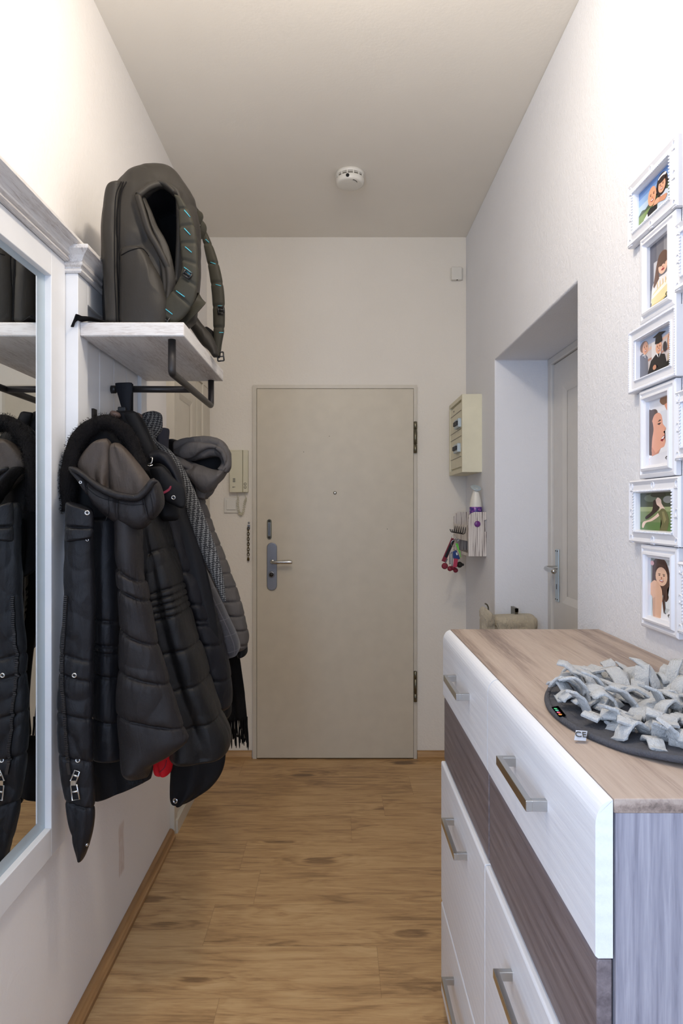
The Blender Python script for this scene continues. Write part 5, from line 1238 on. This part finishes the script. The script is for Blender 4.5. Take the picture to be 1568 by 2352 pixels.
# --- grey checked coat
t = thing('grey_checked_coat', (-.42, 2.05, .8), 'dark grey checked wool coat hanging beside the knitted scarf', 'coat', 'coats on the rack')
loft('sleeve', [(392, 1160, 424, 1155), (400, 1215, 438, 1208), (414, 1280, 456, 1268), (434, 1345, 484, 1332), (458, 1400, 512, 1390), (478, 1450, 536, 1440), (494, 1490, 550, 1480), (508, 1517, 546, 1506)], 'plaid', t, Y=2.0, d=.045, n=80, m=120, cap=(.03, .05), sq=.85, wr=.004, wf=10, folds=.004, nf=2)
loft('lapel', [(374, 1165, 396, 1160), (388, 1230, 412, 1225), (402, 1300, 432, 1295), (418, 1360, 452, 1352), (428, 1400, 462, 1398)], 'plaid', t, Y=1.965, d=.014, n=50, m=70, cap=(.03, .05), wr=.003)
loft('collar', [(352, 985, 382, 982), (350, 1000, 388, 990), (356, 1030, 386, 1028), (372, 1060, 392, 1055), (384, 1100, 402, 1095)], 'collar_grey', t, Y=2.02, d=.03, n=50, m=50, cap=(.06, .05), wr=.004, folds=.003)

# --- knitted scarf
t = thing('knitted_scarf', (-.5, 1.97, .9), 'black and white woven scarf draped diagonally over the coats', 'scarf')
loft('scarf_knot', [(332, 950, 356, 943), (322, 962, 370, 952), (321, 978, 373, 972), (326, 992, 370, 990), (334, 1006, 360, 1004), (340, 1020, 354, 1020)], 'knit', t, Y=1.99, d=.035, n=70, m=70, cap=(.1, .05), wr=.008, wf=22, folds=.005, nf=2, seed=3)
loft('scarf_tail', [(334, 985, 350, 985), (342, 1012, 357, 1010), (372, 1040, 388, 1032), (400, 1068, 414, 1062), (418, 1118, 440, 1112), (426, 1163, 458, 1155), (440, 1211, 476, 1203), (464, 1275, 498, 1266), (492, 1335, 513, 1328), (512, 1385, 520, 1382)], 'knit', t, Y=1.90, d=.010, n=50, m=130, cap=(.03, .03), wr=.003)
loft('scarf_tail', [(404, 1160, 428, 1155), (410, 1190, 436, 1188), (424, 1220, 442, 1222), (438, 1242, 446, 1244)], 'knit', t, Y=1.93, d=.008, n=40, m=50, cap=(.05, .05))

# --- grey puffer
t = thing('grey_puffer_jacket', (-.38, 2.25, .8), 'mid grey melange padded jacket with bulky bunched hood, farthest on the rack', 'jacket', 'coats on the rack')
loft('jacket_body', [(410, 1100, 455, 1095), (425, 1160, 470, 1150), (440, 1215, 488, 1205), (458, 1270, 508, 1258), (475, 1320, 528, 1310), (492, 1370, 546, 1358), (510, 1420, 561, 1412), (526, 1465, 570, 1458), (542, 1498, 568, 1492)], 'grey_melange', t, Y=2.2, d=.06, n=90, m=190, cap=(.03, .04), wr=.004, seams=list(np.linspace(.06, .95, 12)), puff=.006, slant=-.02, seed=4, cr=.004, cf=10)
hk = dict(n=90, m=90, wr=.006, wf=16, seed=7.7, cr=.022, cf=11, sq=.9)
loft('hood', [(400, 1018, 402, 1052), (425, 1009, 430, 1060), (455, 1005, 462, 1054), (485, 1004, 488, 1048), (510, 1014, 508, 1050), (525, 1032, 518, 1056)], 'grey_melange', t, Y=2.14, d=.05, cap=(.06, .08), **hk)
loft('hood', [(500, 1014, 490, 1040), (522, 1030, 505, 1050), (530, 1052, 510, 1060), (529, 1070, 508, 1070), (518, 1088, 502, 1080)], 'grey_melange', t, Y=2.12, d=.035, cap=(.1, .1), **hk)
loft('hood', [(404, 1042, 420, 1078), (430, 1056, 444, 1106), (462, 1070, 466, 1130), (490, 1080, 488, 1126), (512, 1080, 506, 1104), (529, 1066, 522, 1080)], 'grey_melange', t, Y=2.13, d=.05, cap=(.06, .08), **hk)
loft('hood', [(446, 1104, 494, 1104), (452, 1122, 488, 1124), (458, 1138, 480, 1140), (464, 1146, 474, 1148)], 'grey_melange', t, Y=2.17, d=.05, cap=(.08, .08), **hk)
loft('hood_lining', [(410, 1024, 516, 1024), (412, 1060, 520, 1058), (430, 1095, 508, 1092)], 'soft_black', t, Y=2.2, d=.03, n=60, m=50, cap=(.1, .1))
loft('collar', [(384, 1010, 400, 1008), (386, 1030, 420, 1020), (392, 1060, 424, 1056), (400, 1100, 430, 1100)], 'soft_black', t, Y=2.24, d=.04, n=50, m=50, cap=(.06, .05))
loft('cuff', [(540, 1490, 568, 1484), (544, 1503, 568, 1497), (548, 1511, 564, 1506)], 'soft_black', t, Y=2.2, d=.04, n=50, m=24, cap=(.1, .2))

# --- fringed scarf
t = thing('fringed_black_scarf', (-.33, 2.3, .5), 'black wool scarf with long fringe hanging nearest the entrance door', 'scarf')
fs = loft('scarf_body', [(508, 1490, 548, 1490), (514, 1540, 554, 1535), (518, 1590, 561, 1585), (520, 1635, 566, 1632), (521, 1655, 568, 1654)], 'wool_black', t, Y=2.28, d=.012, n=60, m=70, cap=(.02, .03), folds=.005, nf=4, wr=.003)
r5 = random.Random(5)
for i in range(26):
    x = 521 + i * 1.85; Yf = 2.28 + r5.uniform(-.014, .014); L = r5.uniform(1688, 1724) - (16 if i < 5 else 0); dx = r5.uniform(-1, 3.5) + (i - 12) * .12
    bm = bmesh.new(); tube(bm, spline([at(x, 1646, Yf), at(x + dx * .2 + r5.uniform(-1, 1), 1668, Yf), at(x + dx * .6 + r5.uniform(-1.5, 1.5), 1692, Yf), at(x + dx, L, Yf)], 12), [.0021] * 9 + [.0026, .0024, .001], 6)
    put('fringe_tassel', bm, 'wool_black', t)

# --- strap over the rail
t = thing('webbing_strap', (-.6, 1.87, 1.55), 'black tapering strap with buckle hung over the rail pipe', 'strap')
loft('strap', [(264, 879, 303, 878), (266, 892, 305, 890), (274, 920, 302, 918), (282, 950, 300, 950), (284, 975, 300, 975)], 'navy', t, Y=1.852, d=.006, n=30, m=50, cap=(.02, .02))
loft('strap_back', [(290, 880, 306, 880), (292, 920, 306, 920), (290, 975, 306, 975)], 'soft_black', t, Y=1.90, d=.004, n=30, m=30, cap=(.02, .02))
bm = bmesh.new(); c = at(280, 942, 1.83); box(bm, c.x - .011, c.x + .011, c.y - .006, c.y + .004, c.z - .009, c.z + .009); put('buckle', bm, 'black_plastic', t, bevel=.003)
